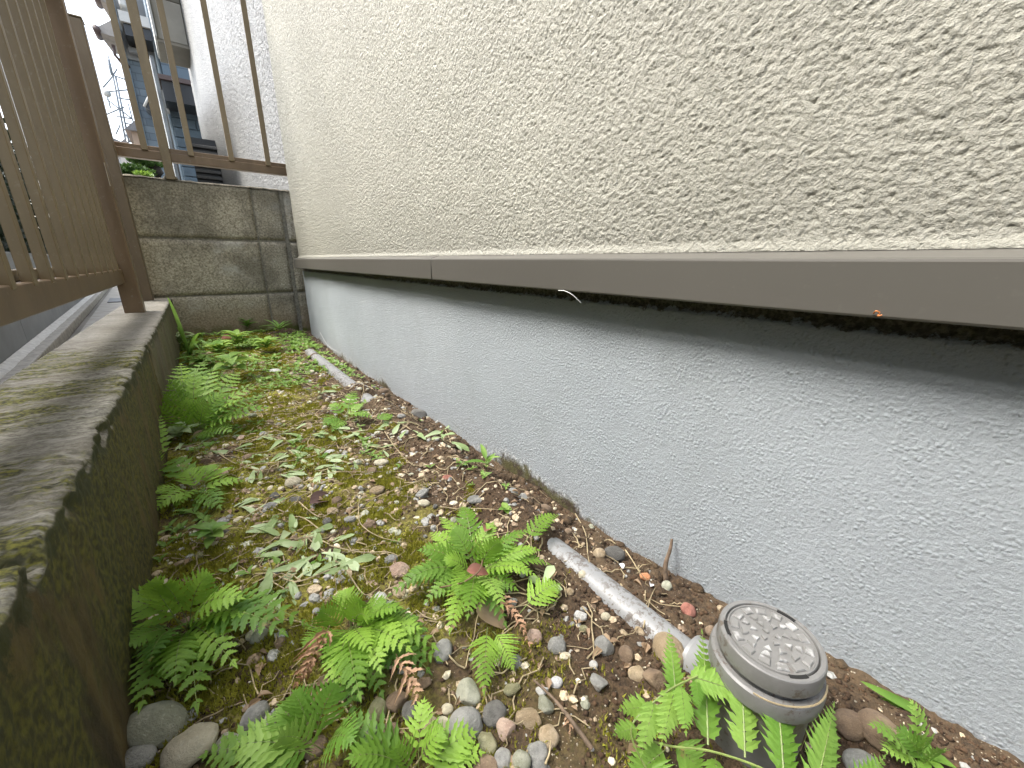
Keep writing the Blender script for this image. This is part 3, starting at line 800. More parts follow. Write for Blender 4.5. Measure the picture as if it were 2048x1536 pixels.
# straw caught in the groove
mb = MB(); mb.tube([(CX + 0.0300 * math.cos(a), CY + 0.0300 * math.sin(a), ZT - 0.0150 + 0.0006 * math.sin(a * 5)) for a in np.linspace(3.3, 5.0, 14)], 0.0005, 5)
tag(mb.build('dry_straw', M_STEM, None), 'dry straw caught in the groove of the round cleanout', 'straw')

# ------------------------------------------------------------------ stones
import bmesh
def ico(sub):
    bm = bmesh.new(); bmesh.ops.create_icosphere(bm, subdivisions=sub, radius=1.0)
    V = np.array([v.co[:] for v in bm.verts]); F = np.array([[v.index for v in f.verts] for f in bm.faces]); bm.free(); return V, F
ICO3, ICO2, ICO1 = ico(3), ico(2), ico(1)
def stone_shape(seed, angular, base=ICO3):
    rs = np.random.RandomState(seed); V = base[0].copy()
    for k in range(9 if angular else 4):
        nrm_ = rs.normal(size=3); nrm_ /= np.linalg.norm(nrm_); dd = rs.uniform(0.55, 0.80) if angular else rs.uniform(0.80, 0.95)
        p = V @ nrm_; over = np.clip(p - dd, 0, None); V -= np.outer(over * (0.93 if angular else 0.7), nrm_)
    q = rs.rand(3) * 40
    V *= (1 + 0.10 * perlin(V[:, 0] * 1.5 + q[0], V[:, 1] * 1.5 + q[1]) + 0.07 * perlin(V[:, 1] * 2.6 + q[1], V[:, 2] * 2.6 + q[2]) + 0.03 * perlin(V[:, 2] * 6 + q[0], V[:, 0] * 6 + q[2]))[:, None]
    V /= np.abs(V).max(0)
    return V, base[1]
STMESH = {}
def stone_mesh(color, angular, k):
    key = (color, angular, k)
    if key not in STMESH:
        V, F = stone_shape(101 * k + (7 if angular else 0) + len(color), angular)
        me = bpy.data.meshes.new('pebble'); me.from_pydata(V.tolist(), [], F.tolist()); me.materials.append(STONE[color])
        me.polygons.foreach_set('use_smooth', [True] * len(me.polygons)); me.update(); STMESH[key] = me
    return STMESH[key]
stones = []       # (pos, radius) for spacing
def put_stone(p, rx, ry, rz, ang, color, angular, label, group, name='pebble', sink=0.35):
    o = bpy.data.objects.new(name, stone_mesh(color, angular, R.randrange(5))); COL.objects.link(o)
    o.scale = (rx, ry, rz); o.rotation_euler = (R.uniform(-0.2, 0.2), R.uniform(-0.2, 0.2), ang)
    o.location = (p.x, p.y, p.z + rz * (1 - 2 * sink) + 0.0008)
    tag(o, label, 'stone', group); stones.append((p.x, p.y, max(rx, ry))); return o

BIG = [ # u, v, width px, height px, colour, angular, place
 (937,1387,54,47,'greenish grey',1,'between the two ferns in the lower middle'),(931,1450,66,69,'grey',0,'big, in the lower middle stone cluster, left of the dark round one'),(989,1427,48,54,'dark grey',0,'round, in the middle of the lower stone cluster'),
 (1022,1378,38,29,'olive',1,'flat, above the dark round stone'),(1114,1293,36,33,'grey',0,'smooth, alone on dark soil right of the dead brown frond'),(1112,1366,27,30,'white speckled',0,'small, on bare soil in the lower middle'),
 (1197,1366,37,40,'grey',1,'blocky, on bare soil left of the bright fern'),(1210,1293,42,34,'grey',1,'wedge shaped, on soil beside the bare pipe'),(1252,1308,28,41,'brown',0,'oval, upright between wedge stone and pipe elbow'),
 (1272,1346,33,38,'tan',1,'cornered, just above the bright fern'),(1283,1262,28,20,'tan',0,'small, touching the lower side of the bare pipe'),(1069,1273,30,37,'pinkish',0,'oval, under the tip of the dead brown frond'),
 (1033,1324,24,38,'grey',0,'long, behind the drooping fern tip'),(1058,1436,54,37,'tan',1,'flat slab, beside the thin dead twig'),(1098,1474,41,47,'tan',0,'smooth egg shaped, below the thin dead twig'),
 (1013,1458,40,33,'pinkish',1,'lumpy, below the dark round stone'),(1076,1502,44,40,'grey',1,'cornered, under the egg shaped tan stone'),(1007,1519,36,36,'grey',0,'at the bottom edge of the picture, left of centre cluster'),
 (1043,1523,36,34,'greenish grey',0,'at the bottom edge, in the middle of three'),(1078,1530,32,30,'grey',0,'at the bottom edge, rightmost of three'),(975,1485,42,34,'olive',1,'mossy, right of the bottom fern'),
 (886,1450,34,36,'cream',0,'round, left of the big grey stone'),(895,1420,24,23,'cream',0,'small yellowish, above the round cream stone'),(772,1472,48,72,'brown',1,'long upright block, left of the bottom fern'),
 (756,1420,35,44,'olive',0,'egg shaped, above the long brown block'),(796,1402,44,52,'brown',1,'under the dead pink brown frond'),(819,1424,33,44,'dark grey',1,'below the dead pink brown frond'),
 (740,1463,30,46,'dark grey',0,'left of the long brown block'),(877,1492,66,48,'brown',0,'wide, half under the bottom fern'),(859,1450,32,32,'pinkish',1,'between the bottom fern and cream stone'),
 (971,1531,46,24,'brown',0,'flat, cut by the bottom edge'),(1227,1110,46,54,'dark grey',1,'largest by the foundation wall, above the bare pipe'),(1199,1107,26,30,'tan',0,'leaning on the dark stone by the foundation'),
 (1288,1154,23,23,'orange',1,'small brick chip on the soil by the foundation'),(799,1141,44,34,'pinkish',1,'left of the middle fern'),(740,1052,27,23,'brown',0,'on moss left above the middle fern'),
 (951,1000,33,16,'grey',0,'flat, just above the middle fern'),(848,1007,24,15,'cream',0,'on moss above the middle fern'),(674,1003,22,18,'brown',0,'on moss near the trailing stems'),
 (1089,1018,28,22,'brown',0,'near the foundation above the middle fern'),(1026,985,20,16,'grey',0,'in the soil strip near the small sapling'),(1161,1233,26,23,'white speckled',1,'below the bare pipe, left of the wedge stone'),
 (1211,1234,19,18,'cream',0,'touching soil below the bare pipe'),(1091,1410,34,38,'greenish grey',1,'under the upper end of the dead twig'),(1084,1383,25,18,'white speckled',1,'tiny, above the end of the dead twig'),
 (1130,1313,22,13,'cream',0,'flat, below the lone smooth grey stone'),(1187,1331,17,17,'white speckled',0,'tiny, between the two cornered grey stones'),(1167,1259,18,19,'olive',0,'right of the lone smooth grey stone'),
 (1337,1300,60,84,'tan',0,'large smooth, propped against the pale pipe elbow'),(1308,1356,44,36,'brown',1,'below the large propped tan stone'),(1421,1263,24,24,'brown',0,'between pipe elbow and foundation'),
 (1697,1447,54,62,'brown',0,'egg shaped, right of the cleanout collar'),(1757,1462,60,78,'brown',0,'tall, second from the cleanout on its right'),(1722,1530,60,34,'grey',0,'right of the cleanout, cut by the bottom edge'),
 (1374,1221,32,32,'reddish',1,'in the hollow between pipe and foundation'),(588,967,31,25,'cream',0,'smooth round, alone on moss by the trailing stems'),(544,1014,28,22,'grey',0,'on moss below the round cream stone'),
 (755,981,32,17,'tan',0,'flat, among straw in the middle of the moss'),(763,926,29,17,'cream',0,'yellowish, below the trailing leaves'),(845,989,29,27,'grey',1,'cornered, among straw stems'),
 (766,784,24,18,'brown',0,'beside the far broken pipe end'),(836,830,34,30,'dark grey',1,'jagged, in the far soil strip by the foundation'),(895,956,21,13,'reddish',0,'dull red, left of the small sapling'),
 (318,1450,106,80,'greenish grey',0,'very large round, at the foot of the mossy retaining wall'),(387,1490,92,84,'cream',1,'very large pale, lower left beside the round boulder'),(512,1432,43,70,'grey',0,'upright smooth, left of the lower left fern'),
 (537,1445,32,32,'greenish grey',1,'small, right of the upright smooth stone'),(517,1466,32,24,'grey',1,'small, below the upright smooth stone'),(463,1492,62,44,'greenish grey',1,'low, between pale boulder and lower fern'),
 (279,1515,60,36,'grey',0,'bottom left, below the large round boulder'),(590,1000,26,14,'dark grey',1,'flat dark, on moss'),(660,905,22,13,'white speckled',0,'pale chip among the trailing leaves'),
 (1140,1185,18,15,'tan',0,'right of the middle fern on dark soil'),(700,1040,24,18,'grey',0,'left of the pale straw loop'),(1165,1150,17,14,'cream',0,'just below the upper end of bare pipe'),
 (620,745,18,10,'cream',0,'beside the far pipe'),(550,742,22,10,'white speckled',0,'far, in moss left of the pipe'),(905,905,17,12,'brown',0,'far soil strip, above the sapling'),
]
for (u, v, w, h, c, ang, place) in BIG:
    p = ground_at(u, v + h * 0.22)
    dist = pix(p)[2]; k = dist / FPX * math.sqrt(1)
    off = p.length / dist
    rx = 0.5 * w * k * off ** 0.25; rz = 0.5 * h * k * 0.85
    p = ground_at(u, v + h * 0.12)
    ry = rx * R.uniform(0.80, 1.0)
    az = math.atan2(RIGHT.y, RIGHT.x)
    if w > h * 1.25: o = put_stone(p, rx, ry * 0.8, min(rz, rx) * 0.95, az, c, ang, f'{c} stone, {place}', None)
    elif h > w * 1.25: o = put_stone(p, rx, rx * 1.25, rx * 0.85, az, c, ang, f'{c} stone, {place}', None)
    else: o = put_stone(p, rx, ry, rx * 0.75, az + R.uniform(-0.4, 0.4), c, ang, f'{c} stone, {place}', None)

def zone(x, y):
    if y > 1.25: return 'at the far end by the block wall'
    if x > 0.275: return 'in the bare strip against the foundation'
    if y > 0.75: return 'on the far moss before the block wall'
    if y > 0.48: return 'on the moss around the trailing leaves'
    if x > 0.20: return 'on brown soil along the drain pipe'
    if y > 0.25: return 'beside the fern in the middle'
    if x < 0.02: return 'near the foot of the mossy retaining wall'
    return 'in the near stone cluster at the bottom'
cols_w = [('tan', 22), ('grey', 20), ('brown', 22), ('dark grey', 9), ('cream', 10), ('olive', 6), ('greenish grey', 7), ('pinkish', 8), ('white speckled', 3)]
cl_list = [c for c, w in cols_w for _ in range(w)]
def density(x, y):
    s = 0.35
    if y < 0.25 and x < 0.21: s = 1.0
    elif y < 0.9 and x < 0.26: s = 0.85
    elif x > 0.22: s = 0.35
    return s * (0.4 + 0.9 * float(perlin(x * 18 + 3, y * 18) + 0.5))
want = 296 - len(BIG)
cnt = 0; tries = 0
while cnt < want and tries < 60000:
    tries += 1
    x = R.uniform(-0.075, 0.325); y = -0.03 + 1.85 * R.random() ** 1.5
    if abs(x - PIPE_X) < 0.020 and (0.06 < y < 0.27 or 0.8 < y < 1.42): continue
    if math.hypot(x - CX, y - CY) < 0.045: continue
    if R.random() > density(x, y): continue
    r = 0.0022 + 0.0048 * R.random() ** 2.2 + 0.0022 * y
    if y < 0.22 and x < 0.20: r *= 1.35
    if y > 1.1: r *= 0.9
    if any((x - a) ** 2 + (y - b) ** 2 < (r * 0.95 + c * 0.95) ** 2 for a, b, c in stones): continue
    c = R.choice(cl_list); ang = R.random() < 0.4
    size = 'small' if r < 0.0058 else 'thumb sized'
    shape = 'cornered' if ang else 'rounded'
    put_stone(Vector((x, y, gz(x, y))), r, r * R.uniform(0.7, 1.0), r * R.uniform(0.45, 0.75), R.uniform(0, PI), c, ang,
              f'{size} {shape} {c} pebble {zone(x, y)}', f'{size} {shape} {c} pebbles {zone(x, y)}')
    cnt += 1

# gravel too small to pick apart
def scatter(name, n, base, rlo, rhi, m, dens, flat=0.65, seed=3, lift=0.2):
    rs = np.random.RandomState(seed)
    V0, F0 = base; Vs = []; Fs = []; k = 0
    while k < n:
        x = rs.uniform(-0.082, 0.332, 4096); y = -0.06 + 1.93 * rs.rand(4096) ** 1.5
        pr = dens(x, y); ok = rs.rand(4096) < pr
        ok &= (np.hypot(x - CX, y - CY) > 0.031)
        x = x[ok]; y = y[ok]; z = ground_h(x, y)
        for xx, yy, zz in zip(x, y, z):
            if k >= n: break
            r = rlo + (rhi - rlo) * rs.rand() ** 2.5
            a = rs.rand() * 6.28; ca, sa = math.cos(a), math.sin(a)
            W = V0 * (1 + 0.25 * (rs.rand(len(V0), 1) - 0.5)) * np.array([r, r * rs.uniform(0.6, 1), r * flat * rs.uniform(0.6, 1.1)])
            W = W @ np.array([[ca, sa, 0], [-sa, ca, 0], [0, 0, 1]])
            Vs.append(W + [xx, yy, zz + r * lift]); Fs.append(F0 + k * len(V0)); k += 1
    return soup(name, np.concatenate(Vs), np.concatenate(Fs), m)
def d_gravel(x, y):
    return np.clip(0.35 + 0.9 * perlin(x * 22, y * 22), 0.03, 1) * np.where(x > 0.22, 0.6, 1.0)
gm = []
for i, (c, n_) in enumerate((('tan', 1000), ('grey', 1000), ('brown', 900), ('cream', 450))):
    o = scatter('gravel', n_, ICO2 if False else ICO1, 0.0012, 0.0044, STONE[c], d_gravel, seed=20 + i)
    auto_smooth(o, 50)
    tag(o, f'fine {c} gravel sprinkled over soil and moss', 'gravel', None, 'stuff')
for i, (c, n_) in enumerate((('tan', 420), ('grey', 420), ('brown', 260), ('greenish grey', 200), ('cream', 220))):
    o = scatter('gravel', n_, ICO2, 0.0022, 0.0068, STONE[c], lambda x, y: np.clip(0.35 + 1.1 * perlin(x * 17 + 9, y * 17), 0.02, 1) * sstep(0.22, 0.34, y) * sstep(1.5, 0.8, y) * np.where(x > 0.27, 0.3, 1.0), seed=50 + i, lift=0.1)
    auto_smooth(o, 60); tag(o, f'{c} gravel half sunk in the moss of the middle passage', 'gravel', None, 'stuff')
OCT = (np.array([[1, 0, 0], [-1, 0, 0], [0, 1, 0], [0, -1, 0], [0, 0, 1], [0, 0, -1]], float), np.array([[0, 2, 4], [2, 1, 4], [1, 3, 4], [3, 0, 4], [2, 0, 5], [1, 2, 5], [3, 1, 5], [0, 3, 5]]))
def d_soil(x, y):
    return np.clip(sstep(0.10, 0.24, x + 0.05 * perlin(x * 20, y * 20)) + 0.25, 0, 1) * (0.3 + 0.7 * sstep(1.4, 0.2, y))
o = scatter('soil_crumbs', 17000, OCT, 0.0006, 0.0030, M_CRUMB, d_soil, 0.8, 31, 0.3); tag(o, 'loose brown soil crumbs scattered along the pipe and wall', 'soil', None, 'stuff')
o = scatter('grit', 5200, OCT, 0.0004, 0.0013, M_GRIT, lambda x, y: np.clip(0.4 + perlin(x * 14, y * 14), 0.05, 1), 0.8, 33, 0.6); tag(o, 'pale grit specks scattered over the brown soil', 'grit', None, 'stuff')

# moss tufts: tiny upright blades in cushions
rs = np.random.RandomState(5)
nm = 110000
x = rs.uniform(-0.083, 0.24, nm * 3); y = -0.03 + 1.85 * rs.rand(nm * 3) ** 1.4
mk = np.clip(fbm(x * 16 + 2, y * 16 + 1, 3, 0.6) * 3 + 0.42 - 1.2 * sstep(0.15, 0.23, x + 0.03 * perlin(x * 25, y * 25)), 0, 1) * (0.18 + 0.82 * sstep(0.12, 0.33, y))
ok = rs.rand(nm * 3) < mk; x = x[ok][:nm]; y = y[ok][:nm]; k = len(x)
z = ground_h(x, y) + 0.0022 * np.abs(fbm(x * 95 + 3, y * 95, 2))
cush = np.clip(perlin(x * 70, y * 70) + 0.5, 0, 1) * 0.003
a = rs.rand(k) * 6.28; hgt = 0.0014 + 0.0022 * rs.rand(k); wd = (0.0005 + 0.0006 * rs.rand(k)) * (1 + y)
b0_ = np.stack([x + np.cos(a) * wd, y + np.sin(a) * wd, z - 0.001 + cush], -1); b1_ = np.stack([x - np.cos(a) * wd, y - np.sin(a) * wd, z - 0.001 + cush], -1)
tp = np.stack([x + rs.normal(size=k) * 0.0012, y + rs.normal(size=k) * 0.0012, z + cush + hgt], -1)
V = np.stack([b0_, b1_, tp], 1).reshape(-1, 3); F = np.arange(len(V)).reshape(-1, 3)
o = soup('moss', V, F, M_MOSS); tag(o, 'yellow green moss cushions spread over the passage floor', 'moss', None, 'stuff')

# root hairs and dirt fringe along the foot of the foundation
mbr = MB()
for k in range(900):
    y = 0.15 + 1.2 * R.random() ** 1.2; z0 = gz(0.333, y); 
    if float(perlin(y * 14, 3.3)) < -0.05: continue
    h = 0.003 + 0.007 * R.random() ** 2 * (0.4 + max(0, float(perlin(y * 30, 1.2))) * 3)
    x0 = 0.3335 - R.random() * 0.004; dy = R.uniform(-0.004, 0.004)
    mbr.add([(x0, y - 0.0004, z0), (x0, y + 0.0004, z0), (x0 + 0.001, y + dy, z0 + h)], [(0, 1, 2)])
o = mbr.build('root_fringe', M_TWIG, None, fix=False); tag(o, 'fine brown roots and dirt clinging to the foot of the foundation', 'roots', None, 'stuff')
mbr = MB()
for k in range(420):
    y = 0.02 + 1.6 * R.random() ** 1.3; x = R.uniform(0.285, 0.333); z0 = gz(x, y); r = 0.002 + 0.0055 * R.random() ** 2
    V0, F0 = ICO1
    W = V0 * (1 + 0.35 * np.array([[R.random() - 0.5] for _ in V0])) * np.array([r, r * 1.1, r * 0.8]) + [x, y, z0 + r * 0.2]
    mbr.add(W.tolist(), F0.tolist())
o = mbr.build('soil_clods', M_GROUND, None, smooth=True, fix=False); tag(o, 'dark crumbly soil clods heaped against the foundation', 'soil', None, 'stuff')

# ------------------------------------------------------------------ ferns
def frond_geo(mb_leaf, mb_stem, P0, C, P1, width, pairs, lobes, nrm0, stalk=0.18, swept=0.95, fold=0.10, lobe_depth=0.42, rs=None, curl=0.0, droop=0.12, profile=None, stem_r=None, jit=0.0, fill=0.56):
    rs = rs or R
    L = (P1 - P0).length
    def B(t): return P0 * (1 - t) ** 2 + C * 2 * t * (1 - t) + P1 * t * t
    def T(t): return ((C - P0) * (1 - t) + (P1 - C) * t).normalized()
    stem_r = stem_r or L * 0.008
    if mb_stem is not None:
        ts = [k / 12 for k in range(13)]
        mb_stem.tube([B(t) for t in ts], [stem_r * (1.1 - 0.85 * t) for t in ts], 5, False)
    for k in range(pairs):
        u = (k + 0.5) / pairs; t = stalk + (1 - stalk) * (u ** 0.92)
        pf = profile(u) if profile else (min(1.0, (u + 0.12) / 0.25) ** 0.5) * (1 - u) ** 0.72 + 0.03
        tt = T(t); S = tt.cross(nrm0)
        if S.length < 1e-4: S = Vector((1, 0, 0))
        S.normalize(); Nn = S.cross(tt).normalized()
        sp = L * (1 - stalk) / pairs
        for sg in (1, -1):
            pl = width * 0.5 * pf * rs.uniform(0.88 - 0.4 * jit, 1.08)
            an = swept + rs.uniform(-0.08, 0.08) * (1 + 4 * jit)
            d0 = (S * sg * math.sin(an) + tt * math.cos(an)).normalized()
            # narrow pinna with lobed margins
            hw = min(sp * fill, pl * 0.36)
            side = d0.cross(Nn).normalized()
            m = lobes * 2 + 1; vs = []; base_p = B(min(0.999, t + (0.004 if sg > 0 else -0.004)))
            dr = droop * rs.uniform(0.4 - 2 * jit, 1.6 + jit)
            for j in range(m + 1):
                s = j / m
                c = base_p + d0 * pl * s - Nn * (dr * pl * s * s) + tt * (pl * 0.10 * s * s) + Nn * curl * pl * math.sin(s * 3)
                tap = (1 - s ** 1.7) ** 0.8 if s < 1 else 0
                tap = max(tap, 0.0) * (0.55 + 0.45 * min(1, s * 6))
                tooth = 1.0 if j % 2 == 1 else 1.0 - lobe_depth
                w = hw * tap * tooth
                shift = d0 * (pl / m * 0.55 if j % 2 == 1 else 0)
                if j == m: w = 0.0006 * pl
                up_ = Nn * fold * w
                vs += [c + side * w + shift + up_, c, c - side * w + shift + up_]
            fs = []
            for j in range(m):
                a = j * 3; fs += [(a, a + 1, a + 4, a + 3), (a + 1, a + 2, a + 5, a + 4)]
            mb_leaf.add(vs, fs)
    # terminal lobe
    e = B(1.0); tt = T(1.0); S = tt.cross(nrm0).normalized(); w = width * 0.035
    mb_leaf.add([e - tt * w * 1.5 + S * w, e - tt * w * 1.5 - S * w, e + tt * w * 2.5], [(0, 1, 2)])

def pt(u, v, h):
    """the point h metres above the soil seen at pixel u, v"""
    p = at_z(u, v, -0.2925 + h); return p

def fern(label, root, fronds, mat=M_FERN, width=0.03, pairs=13, lobes=4, group=None, name='fern', arch=0.35, stemmat=None, root_h=0.0, stalk=0.2, swept=0.98, lobe_depth=0.42, fill=0.56):
    rp = ground_at(*root); rp.z += root_h
    t = empty(name, rp, label, 'fern', group)
    for fr in fronds:
        u, v, h = fr[:3]; w = fr[3] if len(fr) > 3 else width; mt_ = fr[4] if len(fr) > 4 else mat
        P1 = pt(u, v, h)
        if len(fr) > 5: P0 = pt(*fr[5])
        else: P0 = rp + Vector((R.uniform(-1, 1), R.uniform(-1, 1), 0)) * 0.004
        w *= 1.15
        L = (P1 - P0).length
        C = (P0 + P1) / 2 + Vector((0, 0, L * arch * R.uniform(0.7, 1.2)))
        C += Vector((R.uniform(-1, 1), R.uniform(-1, 1), 0)) * L * 0.05
        nn = Vector((R.uniform(-0.25, 0.25), R.uniform(-0.35, 0.1), 1)).normalized()
        if abs((P1 - P0).normalized().z) > 0.75: nn = (Vector((-0.4, -0.8, 0.4))).normalized()
        ml, ms = MB(), MB()
        pr = max(6, int(pairs * 0.82 * R.uniform(0.9, 1.1)))
        frond_geo(ml, ms, P0, C, P1, w, pr, lobes, nn, stalk=stalk, swept=swept, lobe_depth=lobe_depth, fill=fill)
        f = ml.build('frond', mt_, t, smooth=False, fix=False)
        s_ = ms.build('stalk', stemmat or M_RACHIS, f, fix=False); s_.parent = f; s_.matrix_parent_inverse = Matrix.Identity(4)
    return t

# middle fern, spread flat beside the pipe
fern('sprawling green fern in the middle of the soil with red leaf at its heart', (950, 1155), [
    (925, 1012, .030, .034), (1116, 1030, .022, .026, M_FERN, (1040, 1100, .012)), (985, 1046, .036, .036), (1098, 1128, .016, .036), (862, 1066, .020, .034), (776, 1192, .010, .030), (812, 1150, .016, .036),
    (1032, 1178, .012, .034), (1118, 1168, .012, .034, M_FERN, (1035, 1232, .008)), (968, 1384, .006, .030, M_FERN, (975, 1255, .018)), (1026, 1336, .006, .030, M_FERN, (985, 1262, .014)), (900, 1262, .008, .034), (1012, 1252, .012, .032, M_FERN_D),
    (1040, 1092, .020, .030), (880, 1035, .020, .030), (1078, 1100, .026, .030), (915, 1190, .022, .034), (960, 1215, .026, .034), (890, 1120, .026, .030), (850, 1205, .012, .030, M_FERN_D), (840, 1100, .030, .034), (905, 1060, .042, .032, M_FERN_Y), (1000, 1085, .045, .034), (1060, 1060, .034, .030), (800, 1172, .022, .032, M_FERN_D), (935, 1235, .030, .032), (1005, 1215, .028, .030, M_FERN_Y), (1070, 1150, .026, .03)], M_FERN, .032, 14, 4)
fern('dense green fern left of the middle fern, above the dead pink brown frond', (700, 1265), [
    (872, 1296, .012, .040), (770, 1200, .026, .036), (838, 1256, .022, .036), (880, 1320, .006, .034), (792, 1330, .012, .040, M_FERN_D), (765, 1392, .006, .036), (705, 1425, .008, .040, M_FERN_D), (812, 1236, .014, .032, M_FERN_D),
    (690, 1180, .022, .034), (640, 1225, .026, .038), (655, 1330, .02, .038), (720, 1200, .036, .032), (860, 1345, .006, .034, M_FERN_D), (740, 1300, .03, .036), (610, 1290, .018, .036), (800, 1215, .034, .036), (735, 1235, .042, .036), (820, 1300, .028, .038), (760, 1340, .024, .036), (675, 1385, .02, .038), (720, 1395, .026, .036), (850, 1260, .018, .034, M_FERN_D)], M_FERN, .036, 13, 4)
fern('light green fern at the bottom edge, left of the stone cluster', (830, 1560), [
    (848, 1400, .020, .026), (948, 1465, .012, .034), (690, 1440, .022, .034, M_FERN_D), (745, 1490, .020, .034, M_FERN_D), (965, 1505, .008, .028), (700, 1515, .03, .036), (885, 1460, .02, .030), (790, 1500, .02, .032)], M_FERN, .034, 10, 3, root_h=0.002)
fern('big fern at the foot of the mossy retaining wall, lower left', (372, 1262), [
    (236, 1200, .040, .044), (300, 1165, .050, .040), (482, 1196, .040, .044), (394, 1416, .012, .044), (280, 1415, .014, .044), (570, 1268, .024, .042, M_FERN_D), (615, 1250, .014, .038), (330, 1170, .05, .042), (420, 1150, .05, .040),
    (255, 1290, .03, .044, M_FERN_D), (470, 1330, .018, .042), (350, 1360, .025, .044), (520, 1225, .03, .038), (300, 1320, .035, .040, M_FERN_D)], M_FERN, .044, 12, 4)
fern('fern at the bottom left, right of the pale boulders', (640, 1500), [
    (560, 1412, .022, .036), (405, 1512, .012, .040), (470, 1495, .018, .040), (588, 1385, .034, .034), (672, 1370, .038, .036), (520, 1536, .012, .040), (705, 1480, .03, .036), (560, 1475, .03, .036)], M_FERN_Y, .038, 11, 3)
# fern by the kerb in the middle distance
fern('bushy bright fern leaning from the retaining wall, upper left of the passage', (392, 868), [
    (340, 762, .085, .065), (316, 815, .065, .062), (362, 728, .095, .062), (430, 738, .085, .065), (478, 745, .070, .065, M_FERN_Y), (535, 815, .035, .068), (505, 775, .065, .062), (460, 862, .018, .065), (425, 872, .012, .062), (348, 850, .03, .062),
    (495, 830, .035, .062), (390, 742, .10, .06, M_FERN_Y), (445, 790, .06, .065, M_FERN_Y), (372, 800, .06, .062), (330, 790, .07, .06), (355, 745, .09, .045), (412, 720, .09, .06, M_FERN_Y), (460, 770, .07, .06, M_FERN_D), (520, 795, .045, .06), (450, 830, .03, .06, M_FERN_D), (385, 830, .035, .06), (410, 800, .07, .06, M_FERN_Y), (480, 800, .06, .06)], M_FERN, .07, 11, 3, arch=0.22, fill=0.40, lobe_depth=0.5, swept=1.1)
fern('single upright fern tongue against the retaining wall side', (318, 948), [(322, 832, .062, .034), (300, 902, .035, .04), (345, 930, .02, .04)], M_FERN, .034, 12, 2, arch=0.12)
fern('low spreading fern at the wall foot below the single upright frond', (395, 985), [
    (340, 920, .025, .045), (462, 935, .012, .045), (300, 985, .02, .045), (486, 962, .01, .04), (355, 1010, .01, .045), (440, 1015, .006, .045), (375, 940, .03, .04), (420, 930, .025, .04), (310, 1020, .012, .04)], M_FERN, .045, 9, 2)
fern('small bright fern beside the far end of the drain pipe', (692, 842), [
    (712, 782, .030, .038), (648, 850, .010, .040), (742, 835, .014, .038), (790, 832, .012, .036, M_FERN_D, (745, 845, .010)), (660, 808, .024, .036), (665, 862, .004, .034), (725, 808, .024, .034)], M_FERN_Y, .036, 9, 2)

# the bright fern in front of the cleanout: long frond lying left to right whose pinnae stand up
bf = empty('fern', ground_at(1360, 1560), 'bright yellow green fern in front of the cleanout, its pinnae standing like tongues', 'fern')
def add_pin(base, tip, w, pairs=13, lob=2, mt_=M_FERN_Y, arch=0.10, nn=None, swept=1.05):
    P0 = pt(*base); P1 = pt(*tip); L = (P1 - P0).length
    C = (P0 + P1) / 2 + Vector((-0.10, -0.08, 0.9)) * L * arch
    ml, ms = MB(), MB(); nn = nn or Vector((-0.42, -0.62, 0.50)).normalized()
    frond_geo(ml, ms, P0, C, P1, w, pairs, lob, nn, stalk=0.02, swept=swept, lobe_depth=0.25, fold=0.16, fill=0.74,
              profile=lambda u: (0.80 + 0.2 * min(1, u * 5)) * (1 - u ** 1.35) ** 0.85 + 0.03, stem_r=L * 0.010)
    f = ml.build('frond', mt_, bf, fix=False); s_ = ms.build('stalk', M_RACHIS, f, fix=False); s_.parent = f; s_.matrix_parent_inverse = Matrix.Identity(4)
add_pin((1568, 1560, .040), (1545, 1325, .058), .027, 15)
add_pin((1490, 1515, .036), (1476, 1286, .060), .026, 15)
add_pin((1416, 1490, .032), (1404, 1262, .050), .024, 14)
add_pin((1352, 1400, .040), (1338, 1260, .050), .018, 12)
add_pin((1628, 1590, .040), (1668, 1408, .054), .026, 13)
add_pin((1375, 1352, .052), (1518, 1402, .046), .022, 14, nn=Vector((-0.2, -0.45, 0.85)).normalized())
add_pin((1362, 1372, .052), (1372, 1468, .046), .018, 9, 3)
add_pin((1350, 1376, .050), (1322, 1492, .034), .022, 9, 3)
add_pin((1310, 1400, .046), (1282, 1510, .030), .020, 8, 3)
add_pin((1392, 1360, .052), (1398, 1416, .046), .012, 7, 2)
add_pin((1300, 1415, .042), (1238, 1420, .034), .018, 7, 3)
add_pin((1275, 1455, .036), (1228, 1470, .028), .016, 7, 3)
add_pin((1330, 1500, .024), (1258, 1560, .016), .030, 8, 3, M_FERN_D)
add_pin((1350, 1490, .026), (1402, 1540, .020), .028, 8, 3, M_FERN_D)
add_pin((1430, 1515, .026), (1440, 1600, .022), .026, 8, 3, M_FERN_D)
add_pin((1540, 1560, .026), (1480, 1590, .022), .026, 8, 3, M_FERN_D)
add_pin((1300, 1530, .020), (1345, 1580, .016), .026, 8, 3, M_FERN_D)
add_pin((1700, 1610, .030), (1770, 1512, .040), .022, 10)
mb = MB(); mb.tube(bend([pt(1262, 1470, .024), pt(1340, 1492, .030), pt(1420, 1502, .036), pt(1520, 1535, .040), pt(1620, 1590, .040)], 6), 0.0006, 6); s_ = mb.build('stalk', M_RACHIS, bf, fix=False)
mb = MB(); mb.tube(bend([pt(1395, 1352, .053), pt(1345, 1376, .051), pt(1300, 1412, .044), pt(1262, 1470, .032), pt(1330, 1600, .010)], 6), 0.0006, 6); s_ = mb.build('stalk', M_RACHIS, bf, fix=False)
mb = MB(); mb.tube([pt(1480, 1545, .03), pt(1560, 1610, 0.0)], 0.0009, 6); mb.build('stalk', M_RACHIS, bf, fix=False)

